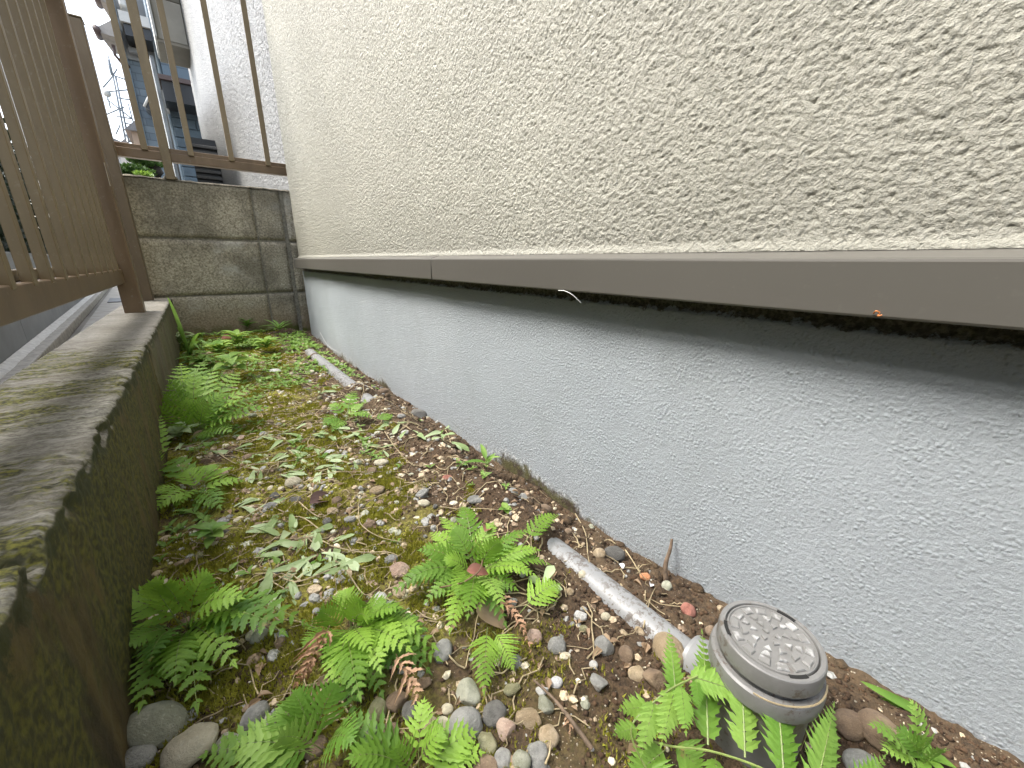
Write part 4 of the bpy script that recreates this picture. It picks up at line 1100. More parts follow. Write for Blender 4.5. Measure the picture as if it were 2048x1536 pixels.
fern('small light green fern at the lower right corner against the foundation', (1850, 1540), [
    (1822, 1402, .040, .018), (1742, 1450, .030, .022), (1795, 1460, .026, .022, M_FERN_D), (1882, 1500, .026, .022), (1768, 1500, .018, .022), (1862, 1475, .03, .018)], M_FERN_Y, .02, 9, 2)

# ------------------------------------------------------------------ broad leaves
def leaf_geo(mb, P0, d, nn, L, W, shape='ovate', cup=0.15, n=7, bendf=0.15):
    S = d.cross(nn).normalized(); U = S.cross(d).normalized(); vs = []
    for j in range(n + 1):
        s = j / n
        if shape == 'spat': w = (0.16 + 0.84 * s ** 1.1) * math.sqrt(max(0, 1 - (max(0, s - 0.62) / 0.38) ** 2)) if s < 1 else 0.02
        elif shape == 'grass': w = (1 - s ** 2) ** 0.7 * 1.0 if s < 1 else 0
        else: w = math.sin(PI * min(1, s ** 0.75)) ** 0.8 if 0 < s < 1 else 0.03
        c = P0 + d * L * s - U * bendf * L * s * s
        e = U * cup * w * W
        vs += [c + S * w * W / 2 + e, c, c - S * w * W / 2 + e]
    fs = []
    for j in range(n):
        a = j * 3; fs += [(a, a + 1, a + 4, a + 3), (a + 1, a + 2, a + 5, a + 4)]
    mb.add(vs, fs)

def child(o, root): 
    return o

# trailing plant with spoon shaped leaves
def trailer(label, runs, extra=()):
    root = empty('trailing_weed', ground_at(*runs[0][0]), label, 'weed')
    for run in runs:
        pts3 = [ground_at(u, v) + Vector((0, 0, 0.004)) for u, v in run]
        ms = MB(); ms.tube(bend(pts3, 5), 0.0007, 5); ms.build('stem', M_STEM, root, True, fix=False)
        for i in range(len(pts3)):
            for q in range(2 if i else 3):
                p = pts3[i] + Vector((R.uniform(-1, 1), R.uniform(-1, 1), 0)) * 0.006
                dd = (pts3[min(i + 1, len(pts3) - 1)] - pts3[max(0, i - 1)]).normalized()
                an = R.choice((-1, 1)) * R.uniform(0.2, 1.1); dd = Matrix.Rotation(an, 3, 'Z') @ dd; dd.z = R.uniform(0.0, 0.3); dd.normalize()
                L = R.uniform(0.018, 0.034); ml = MB(); leaf_geo(ml, p, dd, Vector((R.uniform(-.4, .4), R.uniform(-.6, .2), 1)), L, L * R.uniform(0.32, 0.46), 'spat', 0.15, 7, R.uniform(0.1, 0.5))
                ml.build('leaf', M_SPAT, root, True, fix=False)
    return root
trailer('pale trailing weed with spoon shaped leaves across the moss in the middle distance', [
    [(360, 905), (400, 893), (440, 880), (462, 876)], [(470, 905), (505, 912), (540, 905), (585, 886), (625, 868)], [(500, 935), (545, 930), (590, 925), (640, 912), (672, 888)],
    [(560, 955), (605, 942), (650, 925), (700, 930)], [(690, 915), (668, 935), (640, 950)], [(635, 880), (668, 862), (705, 868), (750, 862)], [(430, 905), (468, 930), (520, 945), (560, 940)], [(580, 905), (600, 925), (650, 945)], [(690, 880), (730, 895), (770, 900)], [(520, 880), (560, 872), (600, 862)]])
trailer('pale trailing weed with spoon leaves at the left, above the lower fern', [
    [(500, 1065), (545, 1050), (600, 1040), (640, 1065)], [(520, 1110), (565, 1095), (620, 1080), (660, 1095)], [(540, 1150), (590, 1170), (640, 1155), (675, 1140)], [(620, 1120), (600, 1165), (560, 1190)], [(480, 1020), (530, 1015), (570, 1030)], [(610, 1075), (650, 1110), (690, 1120)]])
trailer('little weed with rounded pale leaves in the soil strip beyond the sapling', [[(640, 790), (665, 775), (700, 800)], [(770, 845), (800, 850), (822, 862)], [(855, 880), (888, 862), (902, 890)]])

# broad rosettes and seedlings
def rosette(name, label, u, v, n, L, W, mat, h=0.0, up=0.5, shape='ovate', group=None, cat='weed', stem=True):
    p = ground_at(u, v); root = empty(name, p, label, cat, group)
    top = p + Vector((0, 0, h))
    if h > 0.004: ms = MB(); ms.tube([p, p + Vector((0.001, 0, h * 0.5)), top], 0.0007, 5); ms.build('stem', M_RACHIS, root, True, fix=False)
    a0 = R.uniform(0, 6)
    for k in range(n):
        a = a0 + k * 2.4; d = Vector((math.cos(a), math.sin(a), up * R.uniform(0.5, 1.4))).normalized()
        pp = p + (top - p) * (0.35 + 0.65 * (k + 1) / n)
        ml = MB(); l = L * R.uniform(0.75, 1.15); leaf_geo(ml, pp, d, Vector((0, 0, 1)), l, W * R.uniform(0.85, 1.1), shape, 0.2, 7, 0.3); ml.build('leaf', mat, root, True, fix=False)
    return root
rosette('sapling', 'tiny sapling with long pointed leaves growing right at the foundation foot', 972, 948, 5, .030, .009, M_WEED, .024, .8)
rosette('seedling', 'rounded seedling leaves at the lower right of the middle fern', 1085, 1190, 4, .018, .013, M_SPAT, .01, .7, 'spat')
rosette('seedling', 'two leaf seedling in the soil strip, above the tiny sapling', 885, 885, 3, .018, .012, M_SPAT, .010, .5, 'spat')
rosette('seedling', 'tiny clover like seedling behind the tip of the middle fern', 1012, 1022, 5, .009, .008, M_WEED, .004, .5)
rosette('weed', 'leafy weed between the bushy fern and the block wall, left one', 440, 712, 16, .050, .020, M_WEED, .045, .5)
rosette('weed', 'leafy weed in the far passage, right beside the brown dead leaves', 478, 700, 16, .055, .018, M_WEED, .05, .6)
rosette('weed', 'leafy weed on the far moss, nearest the drain pipe', 535, 705, 16, .050, .016, M_WEED, .04, .5)
rosette('weed', 'leafy weed behind the retaining wall corner under the grass blades', 362, 700, 14, .05, .022, M_SPAT, .05, .6)
rosette('weed', 'low weed at the base of the block wall', 405, 738, 14, .055, .02, M_WEED, .03, .4)
rosette('weed', 'narrow leaved weed growing where block wall meets the foundation', 590, 655, 16, .07, .009, M_GRASS, .05, .9)
rosette('weed', 'narrow leaved weed below the pale block column', 560, 668, 12, .06, .010, M_GRASS, .03, .8)
rosette('weed', 'small tuft growing against the middle of the block wall', 497, 662, 12, .045, .012, M_GRASS, .035, .9)
rosette('weed', 'little broad leaved weed left of the bushy fern, on the wall foot', 362, 885, 6, .035, .02, M_SPAT, .02, .5)
rosette('weed', 'weed with rounded leaves hidden at left above the lower fern', 430, 1090, 9, .02, .012, M_WEED, .02, .5)
rosette('weed', 'dark leaved weed in the lower right corner by the foundation', 1845, 1522, 9, .014, .006, M_FERN_D, .006, .4)
rosette('weed', 'serrated young weed leaning over the bushy fern', 470, 760, 8, .06, .032, M_WEED, .06, .3)

# small ground cover too fine to count
mbw = MB()
for k in range(2600):
    y = 0.35 + 1.5 * R.random() ** 0.8; x = R.uniform(-0.08, 0.31)
    dn = float(perlin(x * 9 + 5, y * 7)) + (0.35 if y > 1.05 else -0.05) + (0.25 if x < -0.02 else 0)
    if R.random() > dn * 1.7: continue
    p = Vector((x, y, gz(x, y) + 0.002)); a = R.uniform(0, 6.28)
    for q in range(3):
        d = Vector((math.cos(a + q * 2.1), math.sin(a + q * 2.1), R.uniform(0.2, 1.0))).normalized(); l = R.uniform(0.006, 0.014) * (0.7 + 0.5 * y)
        leaf_geo(mbw, p, d, Vector((0, 0, 1)), l, l * 0.5, 'ovate', 0.2, 3, 0.2)
o = mbw.build('ground_cover', M_WEED, None, fix=False); tag(o, 'tiny leafy weeds covering the far moss', 'ground cover', None, 'stuff')
mbw = MB()
for k in range(520):
    y = -0.02 + 1.5 * R.random() ** 1.2; x = R.uniform(-0.08, 0.30)
    p = Vector((x, y, gz(x, y) + 0.003)); a = R.uniform(0, 6.28); l = R.uniform(0.004, 0.011)
    leaf_geo(mbw, p, Vector((math.cos(a), math.sin(a), 0.1)), Vector((R.uniform(-.5, .5), R.uniform(-.5, .5), 1)), l, l * 0.55, 'ovate', 0.5, 3, 0.3)
o = mbw.build('leaf_litter', M_DEADLEAF, None, fix=False); tag(o, 'tiny dry leaf flakes strewn on soil and moss', 'leaf litter', None, 'stuff')

# grass blades by the corner of the retaining wall
gt = empty('grass_tuft', ground_at(372, 700), 'tall bright grass blades at the far corner of the retaining wall', 'grass')
gbase = ground_at(380, 712)
for (u, v, y, w) in ((334, 592, 1.50, .011), (418, 690, 1.30, .014), (412, 668, 1.36, .011), (352, 655, 1.45, .008), (400, 700, 1.25, .009)):
    tip = at_y(u, v, y); mid = (gbase + tip) / 2 + Vector((0, 0, 0.05)); ml = MB(); vs = []
    for j in range(11):
        s = j / 10; c = gbase * (1 - s) ** 2 + mid * 2 * s * (1 - s) + tip * s * s; ww = w * (1 - s ** 2.2) ** 0.8 * (0.5 + 0.5 * min(1, s * 3)) / 2
        vs += [c + Vector((ww, 0, ww * 0.5)), c, c + Vector((-ww, 0, ww * 0.5))]
    ml.add(vs, [f for j in range(10) for f in ((3 * j, 3 * j + 1, 3 * j + 4, 3 * j + 3), (3 * j + 1, 3 * j + 2, 3 * j + 5, 3 * j + 4))])
    ml.build('blade', M_GRASS, gt, True, fix=False)
gt = empty('grass_tuft', ground_at(1690, 1420), 'two dark narrow blades leaning on the foundation right of the cleanout', 'grass')
gbase = at_x(1832, 1420, 0.325)
for (u, v) in ((1722, 1362), (1650, 1378)):
    tip = at_x(u, v, 0.315); ml = MB(); dd = tip - gbase; leaf_geo(ml, gbase, dd.normalized(), Vector((-0.6, -0.3, 0.7)).normalized(), dd.length, 0.006, 'grass', 0.2, 8, 0.05); ml.build('blade', M_FERN_D, gt, True, fix=False)
mb = MB(); mb.tube([at_z(1600, 1500, -0.28), at_z(1612, 1470, -0.268), at_z(1625, 1450, -0.262)], 0.0005, 5); tag(mb.build('dry_straw', M_STEM, None), 'short dry straw standing between bright fern and cleanout', 'straw')

# ------------------------------------------------------------------ dead fronds, leaves, twigs
def dead_frond(label, pts, w, pairs):
    P0, P1 = pt(*pts[0]), pt(*pts[-1]); C = pt(*pts[1])
    root = empty('dead_frond', P0, label, 'dead fern frond')
    ml, ms = MB(), MB()
    frond_geo(ml, ms, P0, C, P1, w, pairs, 3, Vector((0.3, -0.5, 0.8)).normalized(), stalk=0.05, swept=0.75, lobe_depth=0.5, fold=0.7, curl=0.25, droop=0.5, jit=1.0)
    ml.build('pinnae', M_DEAD, root, fix=False); ms.build('stalk', M_RACHIS_B, root, fix=False)
dead_frond('crumpled brown dead frond hanging at the right of the middle fern', [(990, 1195, .022), (1040, 1225, .020), (1067, 1322, .006)], .022, 12)
dead_frond('curled pink brown dead frond below the dense left fern', [(792, 1308, .022), (815, 1350, .024), (838, 1408, .012)], .034, 9)
dead_frond('pale dried frond at left among the lower ferns', [(660, 1250, .022), (630, 1310, .024), (590, 1370, .012)], .036, 9)
dead_frond('small dried frond lying on soil by the bright fern', [(1130, 1420, .004), (1140, 1440, .006), (1140, 1470, .003)], .014, 6)
def dead_leaf(label, u, v, h, ang, L, W, mat, cup=0.4, name='dead_leaf', cat='leaf'):
    p = ground_at(u, v); p.z += h; ml = MB(); d = Vector((math.cos(ang), math.sin(ang), -0.15)).normalized()
    leaf_geo(ml, p, d, Vector((-0.2, -0.4, 1)).normalized(), L, W, 'ovate', cup, 8, 0.35)
    return tag(ml.build(name, mat, None, True, fix=False), label, cat)
dead_leaf('dull red pointed leaf at the heart of the middle fern', 935, 1195, .030, -0.5, .021, .011, M_REDLEAF, name='red_leaf')
dead_leaf('small reddish brown leaf above the red pointed leaf', 970, 1120, .034, 0.6, .016, .010, M_REDLEAF, name='red_leaf')
dead_leaf('tan dry leaf folded under the red pointed leaf', 955, 1235, .014, -1.2, .030, .018, M_DEADLEAF)
dead_leaf('dry curled leaf beside the far drain pipe', 640, 815, .004, 0.6, .03, .018, M_DEADLEAF)
dead_leaf('purple brown dead leaf lying on the moss left of the long pale straw', 620, 1015, .005, 0.3, .040, .022, m_leaf('purple_dead_leaf', (0.10, 0.06, 0.06), (0.2, 0.13, 0.12)))
dead_leaf('brown leaf below the bushy fern at the wall foot', 385, 880, .004, 0.1, .035, .02, M_DEADLEAF)
dead_leaf('reddish dry leaf on the far weeds near the block wall', 445, 690, .02, 0.3, .06, .035, M_REDLEAF)
dead_leaf('tan dry leaf second on the far weeds near the block wall', 470, 675, .015, 0.8, .05, .025, M_DEADLEAF)
dead_leaf('white paint flake on soil beside the dark stone', 1245, 1143, .003, 0.9, .018, .006, M_WHITE, name='paint_flake', cat='paint flake')
dead_leaf('small white paint flake beside the orange brick chip', 1300, 1178, .003, 0.4, .010, .005, M_WHITE, name='paint_flake', cat='paint flake')
mb = MB(); mb.tube(bend([pt(880, 1175, .018), pt(925, 1165, .026), pt(958, 1142, .033), pt(965, 1120, .036)], 6), 0.0007, 6); tag(mb.build('fallen_twig', M_RACHIS_B, None, True), 'thin brown stem carrying the red leaves over the middle fern', 'twig')

def twig(label, pts, r, mat=M_TWIG, name='twig', cat='twig', nn=6):
    mb = MB(); P = bend(pts, 6); mb.tube(P, [r * (1 - 0.6 * i / len(P)) for i in range(len(P))], nn); return tag(mb.build(name, mat, None, True), label, cat)
def g(u, v, h=0.003):
    p = ground_at(u, v); p.z += h; return p
twig('thin dead twig lying across the stones in the lower middle', [g(1183, 1512, .006), g(1150, 1475, .01), g(1110, 1432, .014), g(1066, 1388, .014)], .0018)
tw = [at_x(1333, 1165, .318), at_x(1331, 1130, .321), at_x(1340, 1100, .327), at_x(1344, 1078, .331)]
tw[0].z = gz(.318, tw[0].y) - 0.002
twig('short dark snapped shoot sticking up against the foundation', tw, .0028)
straws = [
 ([(660,1100),(720,1115),(775,1112),(800,1118)],'pale looping straw left of the middle fern, lower strand'),([(718,1020),(722,1055),(760,1085),(815,1098)],'pale looping straw left of the middle fern, upper strand'),
 ([(560,1005),(640,960),(720,950),(800,948)],'long pale straw running across the moss'),([(700,1035),(760,1000),(850,962),(880,950)],'long straw rising toward the foundation, middle moss'),
 ([(770,870),(795,905),(830,935),(890,928)],'bent tan straw in the soil strip beyond the sapling'),([(1150,1035),(1170,1070),(1175,1120),(1180,1145)],'fine straw hanging over the start of the bare pipe'),
 ([(480,900),(560,860),(640,815),(700,790)],'thin straw running to the far pipe'),([(590,1000),(630,1035),(655,1040),(700,1005)],'brown bent stalk on moss below the trailing leaves'),
 ([(1230,1095),(1215,1085),(1190,1098),(1185,1110)],'thin curled straw over the tan stone by the foundation'),([(1250,1105),(1265,1130),(1275,1150),(1290,1170)],'short straw right of the dark stone by the foundation'),
 ([(1285,1270),(1291,1240),(1300,1205),(1310,1180)],'thin root lying over the bare pipe near its elbow'),([(1070,1150),(1100,1160),(1110,1165)],'short straw right of the middle fern'),
 ([(880,1020),(920,1025),(960,1028),(1000,1026)],'pale straw just above the middle fern'),([(1240,1180),(1250,1205),(1262,1240)],'fine root crossing the bare pipe'),
 ([(700,1160),(730,1195),(760,1180)],'straw lying left of the pinkish stone'),([(1090,1545),(1098,1520),(1100,1500)],'pale straw standing at the bottom edge')]
for pts_, lab in straws:
    twig(lab, [g(u, v, 0.003 + 0.005 * R.random()) for u, v in pts_], .0008, M_STEM, 'dry_straw', 'straw', 5)
mbs = MB()
for k in range(900):
    y = 0.12 + 1.5 * R.random() ** 1.1; x = R.uniform(-0.07, 0.31); a = R.uniform(0, PI); l = R.uniform(0.012, 0.06)
    if x > 0.22 and R.random() < 0.6: l *= 0.5
    pp = []
    for q in range(6):
        xx = x + math.cos(a) * l * q / 5; yy = y + math.sin(a) * l * q / 5; a += R.uniform(-0.35, 0.35)
        xx = min(xx, 0.33); pp.append((xx, yy, gz(xx, yy) + 0.0022 + 0.002 * R.random()))
    mbs.tube(pp, R.uniform(0.0003, 0.0007) * (1 + 0.5 * y), 4, False)
o = mbs.build('straw_litter', M_STEM, None, True, fix=False); tag(o, 'fine dry straw and root threads littering moss and soil', 'straw litter', None, 'stuff')

# thread and rust curl on the flashing
mb = MB(); mb.tube(bend([at_x(1117, 581, .3065), at_x(1130, 582, .304), at_x(1145, 590, .306), at_x(1162, 606, .312)], 6), 0.00045, 5); tag(mb.build('paint_thread', M_WHITE, None, True), 'thin white thread hanging from the lower edge of the flashing', 'thread')
mb = MB(); mb.tube(bend([at_x(1747, 627, .3072), at_x(1752, 622, .305), at_x(1759, 626, .3065), at_x(1755, 632, .306), at_x(1764, 630, .3065)], 5), 0.0004, 5); tag(mb.build('rusty_wire', m_plain('rust_orange', (0.62, 0.22, 0.06), 0.5), None, True), 'tiny curled orange wire stuck on the lower edge of the flashing', 'wire')
mb = MB(); mb.tube(bend([at_x(640, 665, .3335), at_x(655, 690, .331), at_x(672, 702, .3335)], 5), 0.0005, 5); tag(mb.build('paint_thread', M_WHITE, None, True), 'white curved bristle near the far foot of the foundation', 'thread')

# ------------------------------------------------------------------ beyond the walls
def B(u, v, y): return at_y(u, v, y)
M_TILE = None
def m_tile(name, a, b, mort, sx, sz):
    n = N(name); br = n.t.nodes.new('ShaderNodeTexBrick'); n.l(n.coord((1, 1, 1), (PI / 2, 0, 0)), br.inputs['Vector'])
    br.inputs['Color1'].default_value = (*a, 1); br.inputs['Color2'].default_value = (*b, 1); br.inputs['Mortar'].default_value = (*mort, 1)
    br.inputs['Scale'].default_value = 1.0; br.inputs['Brick Width'].default_value = sx; br.inputs['Row Height'].default_value = sz; br.inputs['Mortar Size'].default_value = 0.006
    n.color(br.outputs[0]); n.rough(0.5); n.bump(br.outputs[1], 0.6, -0.01); return n.m
HY = 11.0
bh = empty('blue_tiled_house', (0.2, HY, -0.34), 'tall house faced in blue grey tiles seen through the far railing', 'house')
tl = m_tile('blue_tile', (0.10, 0.135, 0.165), (0.14, 0.18, 0.21), (0.075, 0.095, 0.115), 0.24, 0.12)
tl2 = m_tile('blue_tile_large', (0.085, 0.125, 0.16), (0.105, 0.15, 0.19), (0.05, 0.07, 0.09), 0.55, 0.17)
xl = B(262, 150, HY).x
mb = MB(); mb.box((xl, HY, -0.34), (0.16, HY + 7, 6.2)); mb.build('wall', tl, bh)
mb = MB(); mb.box((0.162, HY - 0.25, -0.34), (2.2, HY + 7, 6.3)); mb.build('wall', tl2, bh)
m_tr = m_plain('pale_blue_trim', (0.26, 0.33, 0.38), 0.5, 0.05, 3); m_dk = m_plain('dark_opening', (0.02, 0.022, 0.025), 0.3); m_wt = m_plain('white_trim', (0.46, 0.46, 0.44), 0.5, 0.05, 3)
m_gw = m_plain('grey_render', (0.22, 0.23, 0.235), 0.8, 0.06, 2); m_gut = m_plain('brown_gutter', (0.075, 0.05, 0.045), 0.5)
mb = MB(); mb.tube([(0.13, HY - 0.05, -0.3), (0.13, HY - 0.05, 6.1)], 0.035, 8); mb.build('downpipe', m_tr, bh, True)
mb = MB(); mb.tube([(xl - 0.02, HY - 0.03, -0.3), (xl - 0.02, HY - 0.03, 6.1)], 0.03, 8); mb.build('downpipe', m_tr, bh, True)
zt, zb = B(270, 60, HY).z, B(270, 122, HY).z
mb = MB(); mb.box((xl + 0.005, HY - 0.04, zb), (0.10, HY - 0.002, B(270, 0, HY).z + 1.2)); mb.build('render_panel', m_gw, bh)
w0, w1 = B(256, 62, HY - 0.06), B(277, 98, HY - 0.06)
mb = MB(); mb.box((w0.x - 0.04, HY - 0.075, w1.z - 0.04), (w1.x + 0.04, HY - 0.042, w0.z + 0.04)); fr = mb.build('window', m_wt, bh)
mb = MB(); mb.box((w0.x, HY - 0.085, w1.z), (w1.x, HY - 0.077, w0.z)); s_ = mb.build('pane', m_dk, bh)
mb = MB(); mb.box((w0.x - 0.05, HY - 0.18, w1.z - 0.11), (w1.x + 0.05, HY - 0.06, w1.z - 0.045)); mb.build('window_sill', m_gw, bh)
# balcony slab with outdoor unit
c0 = B(238, 33, HY - 0.6)
mb = MB(); mb.box((c0.x, HY - 0.6, c0.z - 0.05), (0.12, HY - 0.05, c0.z + 0.10)); mb.build('balcony_slab', m_wt, bh)
mb = MB(); mb.box((c0.x + 0.03, HY - 0.55, c0.z - 0.22), (0.11, HY - 0.05, c0.z - 0.052)); mb.build('slab_underside', m_dk, bh)
a0, a1 = B(236, 0, HY - 0.5), B(254, 17, HY - 0.5)
mb = MB(); mb.box((a0.x, HY - 0.55, a1.z), (a1.x, HY - 0.25, a1.z + 0.55), bev=0.02); ac = mb.build('air_conditioner', m_wt, bh)
# eaves at the left edge
for (tu, tv, ru, rv) in ((203, 18, 226, 12), (203, 80, 232, 74)):
    p = B(tu, tv, HY); q = B(ru, rv, HY)
    mb = MB(); mb.add([(p.x, HY - 0.5, p.z), (p.x + 0.1, HY + 0.3, p.z), (xl, HY + 0.3, q.z + 0.12), (xl, HY - 0.5, q.z + 0.12), (p.x, HY - 0.5, p.z - 0.06), (p.x + 0.1, HY + 0.3, p.z - 0.06), (xl, HY + 0.3, q.z - 0.18), (xl, HY - 0.5, q.z - 0.18)],
        [(0, 1, 2, 3), (4, 7, 6, 5), (0, 4, 5, 1), (3, 2, 6, 7), (0, 3, 7, 4), (1, 5, 6, 2)]); mb.build('eave', m_plain('grey_roof', (0.30, 0.28, 0.26), 0.8, 0.1, 9), bh)
    mb = MB(); mb.tube([(p.x, HY - 0.55, p.z - 0.03), (p.x, HY - 0.2, p.z - 0.03)], 0.05, 8); mb.build('gutter', m_gut, bh, True)
p = B(226, 90, HY - 0.4)
mb = MB(); mb.tube([p, B(230, 110, HY - 0.4), B(242, 124, HY - 0.3), (xl, HY - 0.05, B(243, 132, HY).z)], 0.025, 6); mb.build('rain_pipe', m_gut, bh, True)
# porch roof, dark recess and dark lower wall with raised boards
pr0, pr1 = B(312, 150, HY - 0.9), B(372, 142, HY - 0.9)
mb = MB(); mb.box((pr0.x, HY - 0.95, pr0.z - 0.05), (pr1.x + 0.6, HY - 0.26, pr0.z + 0.02)); mb.build('porch_roof', m_gut, bh)
mb = MB(); mb.box((pr0.x + 0.05, HY - 0.90, pr0.z - 0.36), (pr1.x + 0.6, HY - 0.27, pr0.z - 0.052)); mb.build('porch_recess', m_dk, bh)
f0 = B(323, 180, HY - 0.4); f1 = B(336, 224, HY - 0.4)
mb = MB(); mb.box((f0.x, HY - 0.42, f1.z), (f0.x + 0.05, HY - 0.27, f0.z)); mb.build('white_post', m_wt, bh)
zl = -0.3; m_sid = m_plain('dark_blue_siding', (0.06, 0.09, 0.115), 0.55, 0.10, 5)
k = 0; side_me = None
while zl < pr0.z - 0.4:
    xx = f0.x + 0.06 + (0.2 if k % 2 else 0)
    mbp = MB(); mbp.box((f0.x + 0.06, HY - 0.285, 0.008), (xx + 0.35, HY - 0.2505, 0.16), bev=0.006)
    a_ = mbp.build('siding_panel', m_sid, bh); a_.location.z = zl
    mbp = MB(); mbp.box((xx + 0.362, HY - 0.285, 0.008), (xx + 1.4, HY - 0.2505, 0.16), bev=0.006)
    a_ = mbp.build('siding_panel', m_sid, bh); a_.location.z = zl
    zl += 0.168; k += 1
# awning over a side window
q0, q1 = B(290, 214, HY - 0.7), B(304, 186, HY - 0.7)
mb = MB(); mb.add([(q0.x, HY - 0.7, q0.z), (q1.x, HY - 0.7, q1.z), (q1.x, HY - 0.1, q1.z + 0.05), (q0.x, HY - 0.1, q0.z + 0.05), (q0.x + 0.12, HY - 0.7, q0.z - 0.06), (q1.x + 0.12, HY - 0.7, q1.z - 0.2), (q1.x + 0.12, HY - 0.1, q1.z - 0.2), (q0.x + 0.12, HY - 0.1, q0.z - 0.06)],
    [(0, 1, 2, 3), (4, 7, 6, 5), (0, 4, 5, 1), (3, 2, 6, 7), (0, 3, 7, 4), (1, 5, 6, 2)]); mb.build('awning', m_dk, bh)
mb = MB(); mb.tube([(q0.x - 0.01, HY - 0.72, q0.z), (q1.x - 0.01, HY - 0.72, q1.z)], 0.02, 6); mb.build('awning_edge', m_wt, bh, True)
# pale garden wall running towards us
pw = empty('garden_wall', B(330, 340, 6.5), 'pale streaked garden wall between the tiled house and the block wall', 'wall')
t0, b0_w = B(302, 228, 9.5), B(316, 292, 9.5)
x_a = B(303, 230, 9.8); x_b = B(352, 352, 4.4)
mb = MB(); mb.add([(x_a.x, 9.8, -0.34), (x_b.x, 4.4, -0.34), (x_b.x, 4.4, x_a.z * 0.62), (x_a.x, 9.8, x_a.z), (x_a.x + 0.22, 9.8, -0.34), (x_b.x + 0.02, 4.4, -0.34), (x_b.x + 0.02, 4.4, x_a.z * 0.62), (x_a.x + 0.22, 9.8, x_a.z)],
    [(0, 1, 2, 3), (4, 7, 6, 5), (3, 2, 6, 7), (0, 3, 7, 4), (0, 4, 5, 1), (1, 5, 6, 2)])
mb.build('wall_face', m_plain('pale_streaked_render', (0.30, 0.33, 0.35), 0.8, 0.2, 7, 0.4), pw)
# louvred gate panel
lv = empty('louvre_screen', B(395, 330, 6.0), 'dark louvred screen standing next to the cream rear wall', 'screen')
l0, l1 = B(377, 272, 6.0), B(418, 365, 6.0)
mb = MB(); mb.box((l0.x, 6.03, -0.34), (l1.x + 0.25, 6.06, l0.z)); mb.build('back_panel', m_dk, lv)
m_lv = m_plain('louvre_grey', (0.13, 0.125, 0.115), 0.5)
zz = 0.25; lm = None
while zz < l0.z - 0.03:
    if lm is None:
        mbp = MB(); mbp.box((l0.x, -0.02, -0.012), (l1.x + 0.25, 0.025, 0.018), bev=0.003); s_ = mbp.build('slat', m_lv, lv); lm = s_; s_.location.y = 6.0; s_.location.z = zz
    else:
        s_ = lm.copy(); COL.objects.link(s_); s_.location.z = zz
    zz += 0.062
# niwaki pine behind the wall
def clump(mb, c, rx, ry, rz, n, sz):
    for _ in range(n):
        v = Vector((R.gauss(0, 1), R.gauss(0, 1), R.gauss(0, 1))).normalized() * R.random() ** 0.33
        p = c + Vector((v.x * rx, v.y * ry, v.z * rz)); d = Vector((R.uniform(-1, 1), R.uniform(-1, 1), R.uniform(0.1, 1.2))).normalized(); s = d.cross(Vector((R.uniform(-1, 1), R.uniform(-1, 1), 0.3))).normalized()
        mb.add([p - s * sz * 0.25, p + s * sz * 0.25, p + d * sz], [(0, 1, 2)])
m_pine = m_leaf('pine_needles', (0.030, 0.075, 0.018), (0.085, 0.17, 0.035), 0.2, 0.5, 6)
PY = 4.6
pc = B(291, 322, PY)
pt_ = empty('pine_tree', (B(310, 350, PY).x, PY, -0.34), 'small clipped garden pine with a leaning dark trunk behind the block wall', 'tree')
mb = MB()
for (u, v, rx, rz) in ((284, 321, .10, .035), (298, 326, .10, .035), (276, 318, .06, .022)): clump(mb, B(u, v, PY), rx, 0.12, rz, 900, 0.03)
mb.build('crown', m_pine, pt_, fix=False)
mb = MB(); mb.tube([B(318, 372, PY), B(315, 345, PY), B(309, 330, PY), B(298, 322, PY)], [.045, .04, .03, .015], 8); mb.tube([B(296, 372, PY), B(296, 350, PY), B(297, 326, PY)], .012, 6); mb.tube([B(304, 352, PY), B(300, 340, PY), B(303, 328, PY)], .02, 6); mb.build('trunk', m_plain('dark_bark', (0.055, 0.045, 0.04), 0.9), pt_, True)
sh = empty('shrub', (B(272, 345, 3.9).x, 3.9, -0.34), 'low clipped green shrub just behind the block wall, left of the pine', 'shrub')
mb = MB(); clump(mb, B(265, 343, 3.9), .08, .10, .035, 900, 0.028); clump(mb, B(281, 346, 3.9), .08, .10, .026, 800, 0.028); mb.build('foliage', m_pine, sh, fix=False)
mb = MB(); clump(mb, B(288, 350, 3.7), .05, .06, .016, 400, 0.02); mb.build('young_leaves', M_WEED, sh, fix=False)
mb = MB(); q_ = B(272, 350, 3.9); mb.tube([(q_.x, 3.9, -0.34), (q_.x, 3.9, q_.z)], .02, 6); mb.build('stem', m_plain('shrub_bark', (0.08, 0.06, 0.05), 0.9), sh, True)
# scaffolding tower far off
SY = 16.0
sf = empty('scaffolding', (B(245, 300, SY).x, SY, -0.34), 'thin grey scaffolding poles with pale mesh rising against the sky', 'scaffolding')
m_sf = m_plain('scaffold_steel', (0.22, 0.25, 0.28), 0.5, 0.1, 2)
def pole(a, b, r=0.022, name='pole', y=SY):
    mb = MB(); mb.tube([B(*a, y), B(*b, y)], r, 6); mb.build(name, m_sf, sf, True)
pole((216, 112), (226, 152)); pole((226, 152), (252, 285)); pole((231, 152), (258, 285)); pole((216, 60 + 60), (224, 150), .03)
for a, b in (((222, 149), (256, 161)), ((218, 183), (262, 179)), ((206, 175), (224, 154)), ((224, 154), (234, 138)), ((237, 196), (262, 200)), ((208, 194), (262, 236)), ((214, 190), (221, 216)), ((232, 232), (266, 238)), ((256, 207), (268, 250)), ((252, 247), (276, 250)), ((205, 232), (248, 214)), ((240, 250), (232, 268)), ((246, 262), (262, 285))): pole(a, b, .017, 'brace')
